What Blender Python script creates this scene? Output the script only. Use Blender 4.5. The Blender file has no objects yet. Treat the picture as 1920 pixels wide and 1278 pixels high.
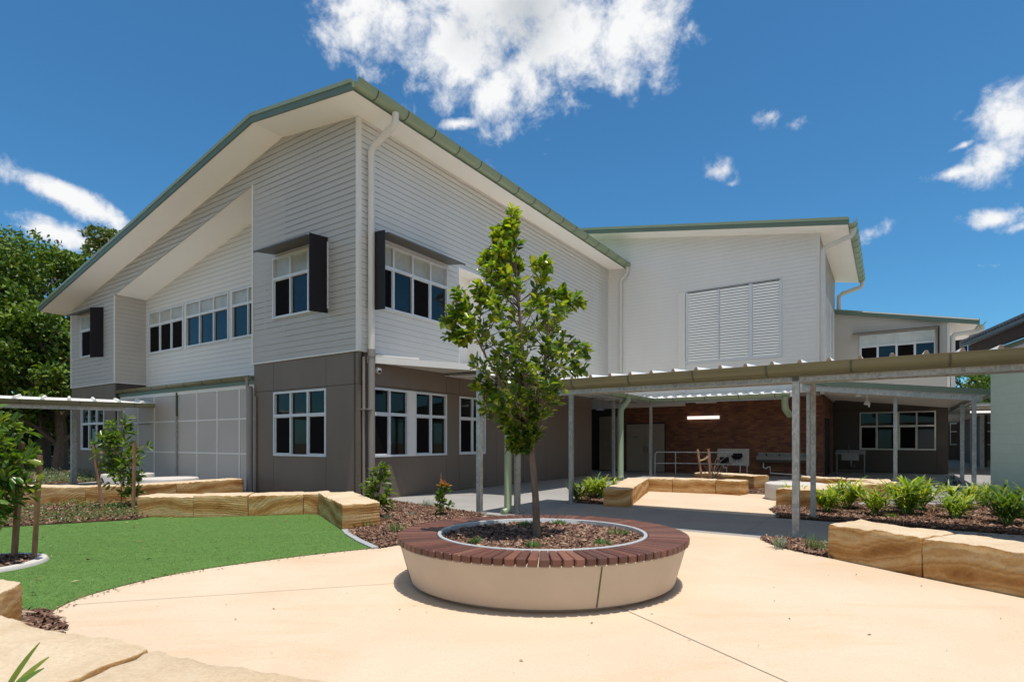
import bpy, math, random
import numpy as np
from mathutils import Vector, Matrix, noise

random.seed(7)
RNG = np.random.default_rng(7)
SC = bpy.context.scene
COL = SC.collection

# ------------------------------------------------------------------ survey frame
# Camera stands at the world origin, eye 1.5 m.  The buildings share one grid:
# a = to the right along the gable, v = away along the long side, corner at C.
EYE = 1.5
F_PX, HOR = 1055.0, 826.7
nn = math.hypot(1576, 1055)
AX = (1576 / nn, -1055 / nn)
VX = (1055 / nn, 1576 / nn)
CX, CY = -3.8129, 13.9673
ROT = math.atan2(AX[1], AX[0])


def W(a, v, z=0.0):
    return (CX + a * AX[0] + v * VX[0], CY + a * AX[1] + v * VX[1], z)


def TOB(x, y):
    dx, dy = x - CX, y - CY
    return (dx * AX[0] + dy * AX[1], dx * VX[0] + dy * VX[1])


def survey(px, py, z=0.0):
    """Ground (or level z) point sighted from the survey position."""
    t = (z - EYE) * F_PX / (HOR - py)
    return ((px - 960) / F_PX * t, t)


# ------------------------------------------------------------------ materials
def new_mat(name):
    m = bpy.data.materials.new(name)
    m.use_nodes = True
    nt = m.node_tree
    b = nt.nodes['Principled BSDF']
    return m, nt, b


def nd(nt, typ, **kw):
    n = nt.nodes.new(typ)
    for k, v in kw.items():
        if k == 'inp':
            for i, val in v.items():
                n.inputs[i].default_value = val
        else:
            setattr(n, k, v)
    return n


def ramp(nt, fac, stops):
    r = nt.nodes.new('ShaderNodeValToRGB')
    el = r.color_ramp.elements
    while len(el) < len(stops):
        el.new(0.5)
    for e, (p, c) in zip(el, stops):
        e.position = p
        e.color = (*c, 1) if len(c) == 3 else c
    nt.links.new(fac, r.inputs[0])
    return r.outputs[0]


def coords(nt, kind='Object', scale=(1, 1, 1), rnd=False, span=37.0, off=None):
    tc = nt.nodes.new('ShaderNodeTexCoord')
    mp = nt.nodes.new('ShaderNodeMapping')
    mp.inputs['Scale'].default_value = scale
    nt.links.new(tc.outputs[kind], mp.inputs[0])
    if rnd:
        oi = nt.nodes.new('ShaderNodeObjectInfo')
        mu = nd(nt, 'ShaderNodeMath', operation='MULTIPLY', inp={1: span})
        nt.links.new(oi.outputs['Random'], mu.inputs[0])
        cb = nt.nodes.new('ShaderNodeCombineXYZ')
        for i in range(3):
            nt.links.new(mu.outputs[0], cb.inputs[i])
        if off is not None:
            av = nd(nt, 'ShaderNodeVectorMath', operation='ADD', inp={1: off})
            nt.links.new(cb.outputs[0], av.inputs[0]); nt.links.new(av.outputs[0], mp.inputs['Location'])
        else:
            nt.links.new(cb.outputs[0], mp.inputs['Location'])
    return mp.outputs[0]


def noise_n(nt, vec, scale, detail=4, rough=0.55, dist=0.0):
    n = nd(nt, 'ShaderNodeTexNoise', inp={'Scale': scale, 'Detail': detail, 'Roughness': rough, 'Distortion': dist})
    nt.links.new(vec, n.inputs['Vector'])
    return n.outputs['Fac']


def bump(nt, b, h, strength=0.3, dist=0.02, prev=None):
    n = nd(nt, 'ShaderNodeBump', inp={'Strength': strength, 'Distance': dist})
    nt.links.new(h, n.inputs['Height'])
    if prev is not None:
        nt.links.new(prev, n.inputs['Normal'])
    nt.links.new(n.outputs[0], b.inputs['Normal'])
    return n.outputs[0]


def paint(name, col, rough=0.5, var=0.06, scale=2.0, spec=0.4, metal=0.0, bmp=0.0, streak=False):
    m, nt, b = new_mat(name)
    v = coords(nt, 'Object', (1, 1, 0.25) if streak else (1, 1, 1), rnd=True)
    f = noise_n(nt, v, scale, 5, 0.6)
    lo = tuple(max(0, c * (1 - var)) for c in col)
    hi = tuple(min(1, c * (1 + var)) for c in col)
    c = ramp(nt, f, [(0.3, lo), (0.7, hi)])
    nt.links.new(c, b.inputs['Base Color'])
    b.inputs['Roughness'].default_value = rough
    b.inputs['Specular IOR Level'].default_value = spec
    b.inputs['Metallic'].default_value = metal
    if bmp:
        f2 = noise_n(nt, v, scale * 30, 3)
        bump(nt, b, f2, bmp, 0.01)
    return m


M = {}
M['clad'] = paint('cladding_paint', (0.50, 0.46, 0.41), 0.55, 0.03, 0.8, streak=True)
M['clad_shaded'] = paint('gable_cladding_shaded', (0.44, 0.42, 0.39), 0.55, 0.03, 0.8, streak=True)  # darker copy of the cladding, the gable's shade is put into the colour
M['clad_rear_lit'] = paint('rear_cladding_lit', (0.72, 0.70, 0.665), 0.55, 0.025, 0.8, streak=True)  # paler copy of the cladding, bounce light on the rear face is in the colour
M['clad_lit'] = paint('cladding_lit', (0.64, 0.62, 0.585), 0.55, 0.025, 0.8, streak=True)  # paler copy, brighter light on recess and long side is in the colour
M['trim'] = paint('trim_paint', (0.70, 0.675, 0.635), 0.5, 0.02, 2)
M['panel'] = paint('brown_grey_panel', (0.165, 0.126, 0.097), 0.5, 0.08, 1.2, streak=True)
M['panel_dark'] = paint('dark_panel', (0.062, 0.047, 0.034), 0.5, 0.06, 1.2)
M['joint'] = paint('dark_joint', (0.02, 0.018, 0.016), 0.8)
M['soffit'] = paint('white_soffit', (0.94, 0.91, 0.86), 0.5, 0.012, 1.0)
M['green'] = paint('pale_green_metal', (0.235, 0.29, 0.185), 0.3, 0.06, 1.5, spec=0.5)
M['green_dark'] = paint('green_fascia_metal', (0.115, 0.16, 0.115), 0.35, 0.06, 1.5)
M['olive'] = paint('olive_gutter_metal', (0.145, 0.14, 0.08), 0.32, 0.07, 1.5)
M['bracket'] = paint('dark_bracket', (0.06, 0.08, 0.05), 0.5)
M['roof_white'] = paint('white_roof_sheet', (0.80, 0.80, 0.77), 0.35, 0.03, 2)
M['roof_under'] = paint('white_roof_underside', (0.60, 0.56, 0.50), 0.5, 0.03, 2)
M['pipe'] = paint('grey_pipe_paint', (0.62, 0.58, 0.53), 0.4, 0.03, 2)
M['pipe_brown'] = paint('brown_pipe_paint', (0.25, 0.22, 0.20), 0.45, 0.04, 2)
M['frame'] = paint('pale_window_frame', (0.60, 0.625, 0.65), 0.35, 0.03, 2, spec=0.5)
M['frame_cream'] = paint('cream_window_frame', (0.60, 0.57, 0.50), 0.4, 0.03, 2, spec=0.5)
M['hood'] = paint('charcoal_hood', (0.014, 0.012, 0.016), 0.5, 0.08, 2, spec=0.25)
M['hood_top'] = paint('grey_brown_hood', (0.085, 0.08, 0.072), 0.4, 0.1, 3)
M['screen'] = paint('black_insect_screen', (0.006, 0.0045, 0.005), 0.8, 0.1, 5, spec=0.08)
M['blind'] = paint('cream_blind', (0.40, 0.395, 0.355), 0.25, 0.14, 2.5, spec=0.6)
M['blind_white'] = paint('white_blind', (0.60, 0.63, 0.60), 0.25, 0.10, 2.5, spec=0.6)
M['white'] = paint('white_plastic', (0.75, 0.75, 0.73), 0.4, 0.02, 2)
M['black'] = paint('black_plastic', (0.015, 0.015, 0.015), 0.3, 0.02, 2)
M['door'] = paint('cream_door_paint', (0.30, 0.255, 0.20), 0.5, 0.04, 2)
M['stainless'] = paint('stainless_steel', (0.15, 0.14, 0.13), 0.35, 0.08, 4, metal=0.6)
M['interior'] = paint('dark_passage', (0.05, 0.045, 0.04), 0.8, 0.1, 2)
M['concrete_white'] = paint('pale_precast_concrete', (0.56, 0.52, 0.48), 0.65, 0.04, 3, bmp=0.15)
M['planter'] = paint('beige_precast_concrete', (0.52, 0.42, 0.33), 0.6, 0.06, 2.2, bmp=0.08)
M['ring'] = paint('light_grey_steel_lip', (0.55, 0.56, 0.55), 0.4, 0.05, 5, metal=0.3)
M['timber_stake'] = paint('hardwood_stake', (0.30, 0.165, 0.09), 0.75, 0.25, 6)
M['tie'] = paint('hessian_tie', (0.50, 0.36, 0.22), 0.9, 0.15, 20)
M['kerb'] = paint('grey_kerb', (0.34, 0.35, 0.35), 0.7, 0.08, 8, bmp=0.2)
M['closure'] = paint('tan_foam_closure', (0.42, 0.27, 0.17), 0.8, 0.1, 8)
M['roof_blue'] = paint('slate_blue_roof', (0.085, 0.14, 0.18), 0.4, 0.08, 2)
M['timber_red'] = paint('red_brown_timber', (0.036, 0.018, 0.016), 0.6, 0.2, 3)


def mat_galv():
    m, nt, b = new_mat('galvanised_steel')
    v = coords(nt, 'Object', (1, 1, 0.5), rnd=True)
    vo = nd(nt, 'ShaderNodeTexVoronoi', inp={'Scale': 35.0})
    nt.links.new(v, vo.inputs['Vector'])
    f = noise_n(nt, v, 3, 6, 0.65)
    mx = nd(nt, 'ShaderNodeMix', data_type='FLOAT', inp={0: 0.6})
    sep = nt.nodes.new('ShaderNodeSeparateColor')
    nt.links.new(vo.outputs['Color'], sep.inputs[0])
    nt.links.new(sep.outputs[0], mx.inputs[2])
    nt.links.new(f, mx.inputs[3])
    c = ramp(nt, mx.outputs[0], [(0.25, (0.27, 0.27, 0.26)), (0.75, (0.46, 0.455, 0.435))])
    nt.links.new(c, b.inputs['Base Color'])
    b.inputs['Metallic'].default_value = 0.55
    b.inputs['Roughness'].default_value = 0.42
    return m


def mat_glass(name, col, ior=1.6):
    m, nt, b = new_mat(name)
    v = coords(nt, 'Object', (1, 1, 1), rnd=True)
    f = noise_n(nt, v, 1.6, 3)
    c = ramp(nt, f, [(0.35, tuple(x * 0.5 for x in col)), (0.65, tuple(x * 1.4 for x in col))])
    nt.links.new(c, b.inputs['Base Color'])
    b.inputs['Roughness'].default_value = 0.03
    b.inputs['IOR'].default_value = ior
    f2 = noise_n(nt, v, 0.9, 1)
    bump(nt, b, f2, 0.02, 0.05)
    return m


def mat_brick():
    m, nt, b = new_mat('dark_red_brick')
    tc = nt.nodes.new('ShaderNodeTexCoord')
    sx = nt.nodes.new('ShaderNodeSeparateXYZ')
    nt.links.new(tc.outputs['Object'], sx.inputs[0])
    ad = nd(nt, 'ShaderNodeMath', operation='ADD')
    nt.links.new(sx.outputs[0], ad.inputs[0])
    nt.links.new(sx.outputs[1], ad.inputs[1])
    cb = nt.nodes.new('ShaderNodeCombineXYZ')
    nt.links.new(ad.outputs[0], cb.inputs[0])
    nt.links.new(sx.outputs[2], cb.inputs[1])
    br = nd(nt, 'ShaderNodeTexBrick', inp={'Scale': 1.0, 'Mortar Size': 0.008, 'Brick Width': 0.27, 'Row Height': 0.097, 'Bias': -0.1,
                                           'Color1': (0.14, 0.042, 0.023, 1), 'Color2': (0.27, 0.11, 0.042, 1), 'Mortar': (0.10, 0.075, 0.06, 1)})
    nt.links.new(cb.outputs[0], br.inputs['Vector'])
    f = noise_n(nt, cb.outputs[0], 1.3, 4)
    mx = nd(nt, 'ShaderNodeMix', data_type='RGBA', blend_type='MULTIPLY', inp={0: 0.7})
    nt.links.new(br.outputs['Color'], mx.inputs[6])
    nt.links.new(ramp(nt, f, [(0.3, (0.55, 0.5, 0.5)), (0.7, (1.2, 1.1, 1.0))]), mx.inputs[7])
    nt.links.new(mx.outputs[2], b.inputs['Base Color'])
    b.inputs['Roughness'].default_value = 0.75
    inv = nd(nt, 'ShaderNodeMath', operation='SUBTRACT', inp={0: 1.0})
    nt.links.new(br.outputs['Fac'], inv.inputs[1])
    bump(nt, b, inv.outputs[0], 0.5, 0.01)
    return m


def mat_greenblock():
    m, nt, b = new_mat('painted_green_blockwork')
    tc = nt.nodes.new('ShaderNodeTexCoord')
    sx = nt.nodes.new('ShaderNodeSeparateXYZ')
    nt.links.new(tc.outputs['Object'], sx.inputs[0])
    ad = nd(nt, 'ShaderNodeMath', operation='ADD')
    nt.links.new(sx.outputs[0], ad.inputs[0])
    nt.links.new(sx.outputs[1], ad.inputs[1])
    cb = nt.nodes.new('ShaderNodeCombineXYZ')
    nt.links.new(ad.outputs[0], cb.inputs[0])
    nt.links.new(sx.outputs[2], cb.inputs[1])
    br = nd(nt, 'ShaderNodeTexBrick', inp={'Scale': 1.0, 'Mortar Size': 0.007, 'Brick Width': 0.56, 'Row Height': 0.285, 'Mortar Smooth': 0.6,
                                           'Color1': (0.53, 0.66, 0.555, 1), 'Color2': (0.555, 0.69, 0.585, 1), 'Mortar': (0.45, 0.57, 0.48, 1)})
    nt.links.new(cb.outputs[0], br.inputs['Vector'])
    nt.links.new(br.outputs['Color'], b.inputs['Base Color'])
    b.inputs['Roughness'].default_value = 0.6
    f = noise_n(nt, tc.outputs['Object'], 45, 4)
    n1 = bump(nt, b, f, 0.35, 0.01)
    inv = nd(nt, 'ShaderNodeMath', operation='SUBTRACT', inp={0: 1.0})
    nt.links.new(br.outputs['Fac'], inv.inputs[1])
    bump(nt, b, inv.outputs[0], 0.4, 0.01, n1)
    return m


def mat_paving(name, c_lo, c_hi, c_stain, rough=0.75, stain=0.55):
    m, nt, b = new_mat(name)
    v = coords(nt, 'Object')
    f = noise_n(nt, v, 0.55, 6, 0.6, 0.6)
    c = ramp(nt, f, [(0.3, c_lo), (0.7, c_hi)])
    vs = coords(nt, 'Object', (0.35, 1.5, 1))
    f2 = noise_n(nt, vs, 0.9, 6, 0.7, 1.2)
    mk = ramp(nt, f2, [(0.52, (0, 0, 0)), (0.75, (1, 1, 1))])
    mx = nd(nt, 'ShaderNodeMix', data_type='RGBA', inp={7: (*c_stain, 1)})
    ms = nd(nt, 'ShaderNodeMath', operation='MULTIPLY', inp={1: stain})
    nt.links.new(mk, ms.inputs[0])
    nt.links.new(ms.outputs[0], mx.inputs[0])
    nt.links.new(c, mx.inputs[6])
    f3 = noise_n(nt, v, 90, 3, 0.7)
    sp = ramp(nt, f3, [(0.28, (0.80, 0.78, 0.75)), (0.5, (1.0, 1.0, 1.0)), (0.75, (1.04, 1.04, 1.04))])
    m2 = nd(nt, 'ShaderNodeMix', data_type='RGBA', blend_type='MULTIPLY', inp={0: 0.8})
    nt.links.new(mx.outputs[2], m2.inputs[6])
    nt.links.new(sp, m2.inputs[7])
    nt.links.new(m2.outputs[2], b.inputs['Base Color'])
    b.inputs['Roughness'].default_value = rough
    b.inputs['Specular IOR Level'].default_value = 0.25
    bump(nt, b, f3, 0.12, 0.004)
    return m


def mat_stone():
    m, nt, b = new_mat('sawn_sandstone')
    v = coords(nt, 'Object', (1, 1, 1), rnd=True)
    tc = nt.nodes.new('ShaderNodeTexCoord')
    warp = noise_n(nt, v, 1.1, 3, 0.5)
    wv = nd(nt, 'ShaderNodeTexWave', wave_type='BANDS', bands_direction='Z', inp={'Scale': 1.1, 'Distortion': 13.0, 'Detail': 3.0, 'Detail Scale': 0.32, 'Detail Roughness': 0.5})
    nt.links.new(v, wv.inputs['Vector'])
    f = noise_n(nt, v, 2.2, 6, 0.65, 0.6)
    mxf = nd(nt, 'ShaderNodeMix', data_type='FLOAT', inp={0: 0.6})
    nt.links.new(wv.outputs['Fac'], mxf.inputs[2])
    nt.links.new(f, mxf.inputs[3])
    c = ramp(nt, mxf.outputs[0], [(0.22, (0.29, 0.135, 0.042)), (0.36, (0.42, 0.22, 0.075)), (0.44, (0.51, 0.315, 0.135)), (0.50, (0.41, 0.215, 0.075)), (0.58, (0.51, 0.31, 0.125)), (0.68, (0.59, 0.41, 0.215)), (0.76, (0.48, 0.28, 0.11)), (0.85, (0.59, 0.42, 0.225))])
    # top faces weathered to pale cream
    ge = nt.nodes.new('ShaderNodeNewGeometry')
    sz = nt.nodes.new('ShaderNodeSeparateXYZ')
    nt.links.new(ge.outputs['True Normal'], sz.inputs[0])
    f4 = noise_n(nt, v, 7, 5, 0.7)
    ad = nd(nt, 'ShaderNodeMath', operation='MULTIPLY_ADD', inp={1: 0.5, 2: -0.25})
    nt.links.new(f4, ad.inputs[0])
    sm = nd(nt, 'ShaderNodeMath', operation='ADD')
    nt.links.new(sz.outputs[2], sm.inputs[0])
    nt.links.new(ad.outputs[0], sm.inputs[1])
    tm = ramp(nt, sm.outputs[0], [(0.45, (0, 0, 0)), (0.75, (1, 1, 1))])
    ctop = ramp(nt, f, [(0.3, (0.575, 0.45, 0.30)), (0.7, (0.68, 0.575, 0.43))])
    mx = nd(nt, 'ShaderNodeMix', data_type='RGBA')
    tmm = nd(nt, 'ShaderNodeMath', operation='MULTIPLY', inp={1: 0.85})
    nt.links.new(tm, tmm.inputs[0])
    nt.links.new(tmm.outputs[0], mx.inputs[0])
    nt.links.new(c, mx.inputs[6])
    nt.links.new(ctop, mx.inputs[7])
    f3 = noise_n(nt, v, 38, 6, 0.75)
    m2 = nd(nt, 'ShaderNodeMix', data_type='RGBA', blend_type='MULTIPLY', inp={0: 0.9})
    nt.links.new(mx.outputs[2], m2.inputs[6])
    nt.links.new(ramp(nt, f3, [(0.25, (0.78, 0.75, 0.70)), (0.6, (1.04, 1.03, 1.02))]), m2.inputs[7])
    nt.links.new(m2.outputs[2], b.inputs['Base Color'])
    b.inputs['Roughness'].default_value = 0.88
    b.inputs['Specular IOR Level'].default_value = 0.15
    # curved saw marks
    w2 = nd(nt, 'ShaderNodeTexWave', wave_type='RINGS', rings_direction='Y', inp={'Scale': 7.0, 'Distortion': 3.5, 'Detail': 3.0, 'Detail Scale': 0.8})
    v2 = coords(nt, 'Object', (0.5, 0.5, 1.0), rnd=True, span=1.6, off=(-0.8, 0, 0.1))
    nt.links.new(v2, w2.inputs['Vector'])
    am = noise_n(nt, v, 1.4, 3)
    wm = nd(nt, 'ShaderNodeMath', operation='MULTIPLY'); nt.links.new(w2.outputs['Fac'], wm.inputs[0]); nt.links.new(ramp(nt, am, [(0.4, (0, 0, 0)), (0.62, (1, 1, 1))]), wm.inputs[1])
    n1 = bump(nt, b, wm.outputs[0], 0.30, 0.015)
    bump(nt, b, f3, 0.7, 0.016, n1)
    return m


def mat_attr(name, rough=0.5, trans=0.0, spec=0.4, attr='col'):
    m, nt, b = new_mat(name)
    at = nd(nt, 'ShaderNodeAttribute', attribute_name=attr)
    nt.links.new(at.outputs['Color'], b.inputs['Base Color'])
    b.inputs['Roughness'].default_value = rough
    b.inputs['Specular IOR Level'].default_value = spec
    if trans > 0:
        tr = nt.nodes.new('ShaderNodeBsdfTranslucent')
        mu = nd(nt, 'ShaderNodeMix', data_type='RGBA', blend_type='MULTIPLY', inp={0: 1.0, 7: (1.5, 1.5, 0.55, 1)})
        nt.links.new(at.outputs['Color'], mu.inputs[6])
        nt.links.new(mu.outputs[2], tr.inputs['Color'])
        ms = nd(nt, 'ShaderNodeMixShader', inp={0: trans})
        out = nt.nodes['Material Output']
        nt.links.new(b.outputs[0], ms.inputs[1])
        nt.links.new(tr.outputs[0], ms.inputs[2])
        nt.links.new(ms.outputs[0], out.inputs['Surface'])
    return m


def mat_soil(name, lo, hi, scale=14):
    m, nt, b = new_mat(name)
    v = coords(nt, 'Object')
    f = noise_n(nt, v, scale, 6, 0.7)
    nt.links.new(ramp(nt, f, [(0.3, lo), (0.7, hi)]), b.inputs['Base Color'])
    b.inputs['Roughness'].default_value = 0.95
    b.inputs['Specular IOR Level'].default_value = 0.1
    bump(nt, b, f, 0.8, 0.03)
    return m


def mat_bark():
    m, nt, b = new_mat('tree_bark')
    v = coords(nt, 'Object', (8, 8, 1.5))
    f = noise_n(nt, v, 3, 6, 0.7)
    nt.links.new(ramp(nt, f, [(0.3, (0.07, 0.05, 0.037)), (0.7, (0.20, 0.145, 0.105))]), b.inputs['Base Color'])
    b.inputs['Roughness'].default_value = 0.85
    bump(nt, b, f, 0.6, 0.01)
    return m


def mat_slats():
    m, nt, b = new_mat('oiled_hardwood_slats')
    at = nd(nt, 'ShaderNodeAttribute', attribute_name='col')
    v = coords(nt, 'Object', (1, 1, 1))
    f = noise_n(nt, v, 25, 5, 0.7, 1.0)
    mx = nd(nt, 'ShaderNodeMix', data_type='RGBA', blend_type='MULTIPLY', inp={0: 0.8})
    nt.links.new(at.outputs['Color'], mx.inputs[6])
    nt.links.new(ramp(nt, f, [(0.3, (0.7, 0.68, 0.66)), (0.7, (1.15, 1.12, 1.1))]), mx.inputs[7])
    nt.links.new(mx.outputs[2], b.inputs['Base Color'])
    b.inputs['Roughness'].default_value = 0.42
    bump(nt, b, f, 0.15, 0.004)
    return m


def mat_mesh_screen():
    m, nt, b = new_mat('fine_grey_mesh')
    v = coords(nt, 'Object')
    f = noise_n(nt, v, 0.35, 3)
    f2 = noise_n(nt, coords(nt, 'Object', (1, 1, 1)), 160, 2)
    mx = nd(nt, 'ShaderNodeMix', data_type='RGBA', blend_type='MULTIPLY', inp={0: 0.5})
    nt.links.new(ramp(nt, f, [(0.35, (0.43, 0.38, 0.345)), (0.65, (0.49, 0.435, 0.395))]), mx.inputs[6])
    nt.links.new(ramp(nt, f2, [(0.3, (0.7, 0.7, 0.7)), (0.7, (1.1, 1.1, 1.1))]), mx.inputs[7])
    nt.links.new(mx.outputs[2], b.inputs['Base Color'])
    b.inputs['Roughness'].default_value = 0.45
    return m


M['galv'] = mat_galv()
M['glass'] = mat_glass('blue_dark_glass', (0.005, 0.010, 0.014), 1.5)
M['glass_dark'] = mat_glass('dark_glass', (0.004, 0.005, 0.005), 1.36)
M['brick'] = mat_brick()
M['greenblock'] = mat_greenblock()
M['plaza'] = mat_paving('sand_coloured_concrete', (0.575, 0.435, 0.30), (0.635, 0.51, 0.375), (0.55, 0.35, 0.18))
M['path'] = mat_paving('grey_concrete', (0.27, 0.257, 0.24), (0.33, 0.316, 0.298), (0.22, 0.21, 0.20))
M['stone'] = mat_stone()
M['leaf'] = mat_attr('glossy_leaf', 0.30, 0.38, 0.55)
M['leaf_strap'] = mat_attr('strap_leaf', 0.45, 0.38, 0.35)
M['leaf_far'] = mat_attr('matte_leaf', 0.5, 0.22, 0.3)
M['chip'] = mat_attr('bark_chips', 0.85, 0.0, 0.2)
M['turf_blade'] = mat_attr('turf_blades', 0.55, 0.15, 0.25)
M['mulch_soil'] = mat_soil('mulch_bed', (0.045, 0.025, 0.016), (0.13, 0.075, 0.045))
M['ground'] = mat_soil('dry_ground', (0.11, 0.085, 0.055), (0.22, 0.18, 0.12), 1.5)
M['turf'] = mat_soil('turf_base', (0.075, 0.150, 0.036), (0.115, 0.21, 0.052), 9)
M['bark'] = mat_bark()
M['slat'] = mat_slats()
M['mesh'] = mat_mesh_screen()
ml, nt, b = new_mat('lit_tube')
b.inputs['Base Color'].default_value = (0.9, 0.85, 0.8, 1)
b.inputs['Emission Color'].default_value = (1.0, 0.88, 0.80, 1)
b.inputs['Emission Strength'].default_value = 1.1
M['lamp'] = ml

# ------------------------------------------------------------------ object helpers
MAT4 = {}


def root(name, label, cat, loc, rz=0.0, group=None):
    o = bpy.data.objects.new(name, None)
    o.empty_display_size = 0.3
    COL.objects.link(o)
    o.location = loc
    o.rotation_euler = (0, 0, rz)
    MAT4[o.name] = Matrix.Translation(loc) @ Matrix.Rotation(rz, 4, 'Z')
    tag(o, label, cat, group)
    return o


def tag(o, label=None, cat=None, group=None, kind=None):
    if label: o['label'] = label
    if cat: o['category'] = cat
    if group: o['group'] = group
    if kind: o['kind'] = kind
    return o


def link_mesh(name, verts, faces, mat, parent=None, smooth=False, loc=None, rz=0.0, colors=None):
    """verts are WORLD coordinates; stored in the frame of parent (or own loc/rz)."""
    me = bpy.data.meshes.new(name)
    o = bpy.data.objects.new(name, me)
    COL.objects.link(o)
    if parent is not None:
        mat4 = MAT4[parent.name]
        o.parent = parent
    else:
        if loc is None: loc = (0, 0, 0)
        mat4 = Matrix.Translation(loc) @ Matrix.Rotation(rz, 4, 'Z')
        o.location = loc
        o.rotation_euler = (0, 0, rz)
    MAT4[o.name] = mat4
    inv = np.array(mat4.inverted())
    v = np.asarray(verts, dtype=np.float64)
    v = v @ inv[:3, :3].T + inv[:3, 3]
    if isinstance(faces, np.ndarray):
        k = faces.shape[1]
        me.vertices.add(len(v)); me.vertices.foreach_set('co', v.astype(np.float32).ravel())
        me.loops.add(faces.size); me.loops.foreach_set('vertex_index', faces.astype(np.int32).ravel())
        me.polygons.add(len(faces))
        me.polygons.foreach_set('loop_start', np.arange(0, faces.size, k, dtype=np.int32))
        me.polygons.foreach_set('loop_total', np.full(len(faces), k, dtype=np.int32))
        me.update(calc_edges=True)
    else:
        me.from_pydata([tuple(p) for p in v], [], faces)
    if colors is not None:
        at = me.attributes.new('col', 'FLOAT_COLOR', 'POINT')
        c = np.ones((len(v), 4), dtype=np.float32); c[:, :3] = colors
        at.data.foreach_set('color', c.ravel())
    me.materials.append(mat)
    if smooth:
        me.polygons.foreach_set('use_smooth', np.ones(len(me.polygons), dtype=bool))
        me.set_sharp_from_angle(angle=math.radians(38))
    me.update()
    return o


def bmap(a, v, z): return W(a, v, z)
def wmap(x, y, z): return (x, y, z)


class MB:
    def __init__(self, mp=bmap):
        self.mp = mp; self.v = []; self.f = []

    def add(self, vs, fs, mp=None):
        n = len(self.v); mp = mp or self.mp
        self.v += [mp(*p) for p in vs]
        self.f += [tuple(n + i for i in f) for f in fs]

    def box(self, x0, x1, y0, y1, z0, z1, mp=None):
        self.add([(x0, y0, z0), (x1, y0, z0), (x1, y1, z0), (x0, y1, z0), (x0, y0, z1), (x1, y0, z1), (x1, y1, z1), (x0, y1, z1)],
                 [(0, 3, 2, 1), (4, 5, 6, 7), (0, 1, 5, 4), (1, 2, 6, 5), (2, 3, 7, 6), (3, 0, 4, 7)], mp)

    def hexa(self, p8, mp=None):
        self.add(p8, [(0, 3, 2, 1), (4, 5, 6, 7), (0, 1, 5, 4), (1, 2, 6, 5), (2, 3, 7, 6), (3, 0, 4, 7)], mp)

    def prism(self, poly, z0, z1, mp=None):
        n = len(poly)
        vs = [(x, y, z0) for x, y in poly] + [(x, y, z1) for x, y in poly]
        fs = [tuple(range(n))[::-1], tuple(range(n, 2 * n))] + [(i, (i + 1) % n, n + (i + 1) % n, n + i) for i in range(n)]
        self.add(vs, fs, mp)

    def extr(self, prof, vec, closed=True, mp=None):
        n = len(prof)
        vs = [tuple(p) for p in prof] + [(p[0] + vec[0], p[1] + vec[1], p[2] + vec[2]) for p in prof]
        fs = [(i, (i + 1) % n, n + (i + 1) % n, n + i) for i in range(n if closed else n - 1)]
        if closed: fs += [tuple(range(n))[::-1], tuple(range(n, 2 * n))]
        self.add(vs, fs, mp)

    def tube(self, pts, r, n=10, cap=True, mp=None):
        mp = mp or self.mp
        P = [Vector(mp(*p)) for p in pts]
        R = r if isinstance(r, (list, tuple)) else [r] * len(P)
        base = len(self.v)
        up = None
        for i, p in enumerate(P):
            t = (P[min(i + 1, len(P) - 1)] - P[max(i - 1, 0)]).normalized()
            if up is None:
                up = Vector((0, 0, 1)) if abs(t.z) < 0.9 else Vector((1, 0, 0))
            s = t.cross(up)
            if s.length < 1e-4: s = t.cross(Vector((0.3, 1, 0.2)))
            s.normalize(); u = s.cross(t).normalized(); up = u
            k = 1.0
            if 0 < i < len(P) - 1:
                d1 = (P[i] - P[i - 1]).normalized(); d2 = (P[i + 1] - P[i]).normalized()
                k = 1.0 / max(0.6, math.cos(d1.angle(d2, 0) / 2))
            for j in range(n):
                a = 2 * math.pi * j / n
                q = p + (s * math.cos(a) + u * math.sin(a)) * R[i] * (k if len(P) < 6 else 1.0)
                self.v.append(tuple(q))
        for i in range(len(P) - 1):
            for j in range(n):
                a = base + i * n + j; b_ = base + i * n + (j + 1) % n
                self.f.append((a, b_, b_ + n, a + n))
        if cap:
            self.f.append(tuple(base + j for j in range(n))[::-1])
            self.f.append(tuple(base + (len(P) - 1) * n + j for j in range(n)))

    def lathe(self, prof, cx, cy, n=48, mp=None, close=True):
        mp = mp or self.mp
        base = len(self.v)
        for r, z in prof:
            for j in range(n):
                a = 2 * math.pi * j / n
                self.v.append(mp(cx + r * math.cos(a), cy + r * math.sin(a), z))
        for i in range(len(prof) - 1):
            for j in range(n):
                a = base + i * n + j; b_ = base + i * n + (j + 1) % n
                self.f.append((a, b_, b_ + n, a + n))
        if close:
            self.f.append(tuple(base + j for j in range(n))[::-1])
            self.f.append(tuple(base + (len(prof) - 1) * n + j for j in range(n)))

    def build(self, name, mat, parent=None, smooth=False, loc=None, rz=0.0):
        return link_mesh(name, self.v, self.f, mat, parent, smooth, loc, rz)


# wall maps: u along the wall, d outward, z up
def map_front(v0):            # faces -v (toward the camera side)
    return lambda u, d, z: W(u, v0 - d, z)
def map_side(a0):             # faces +a
    return lambda u, d, z: W(a0 + d, u, z)


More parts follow.
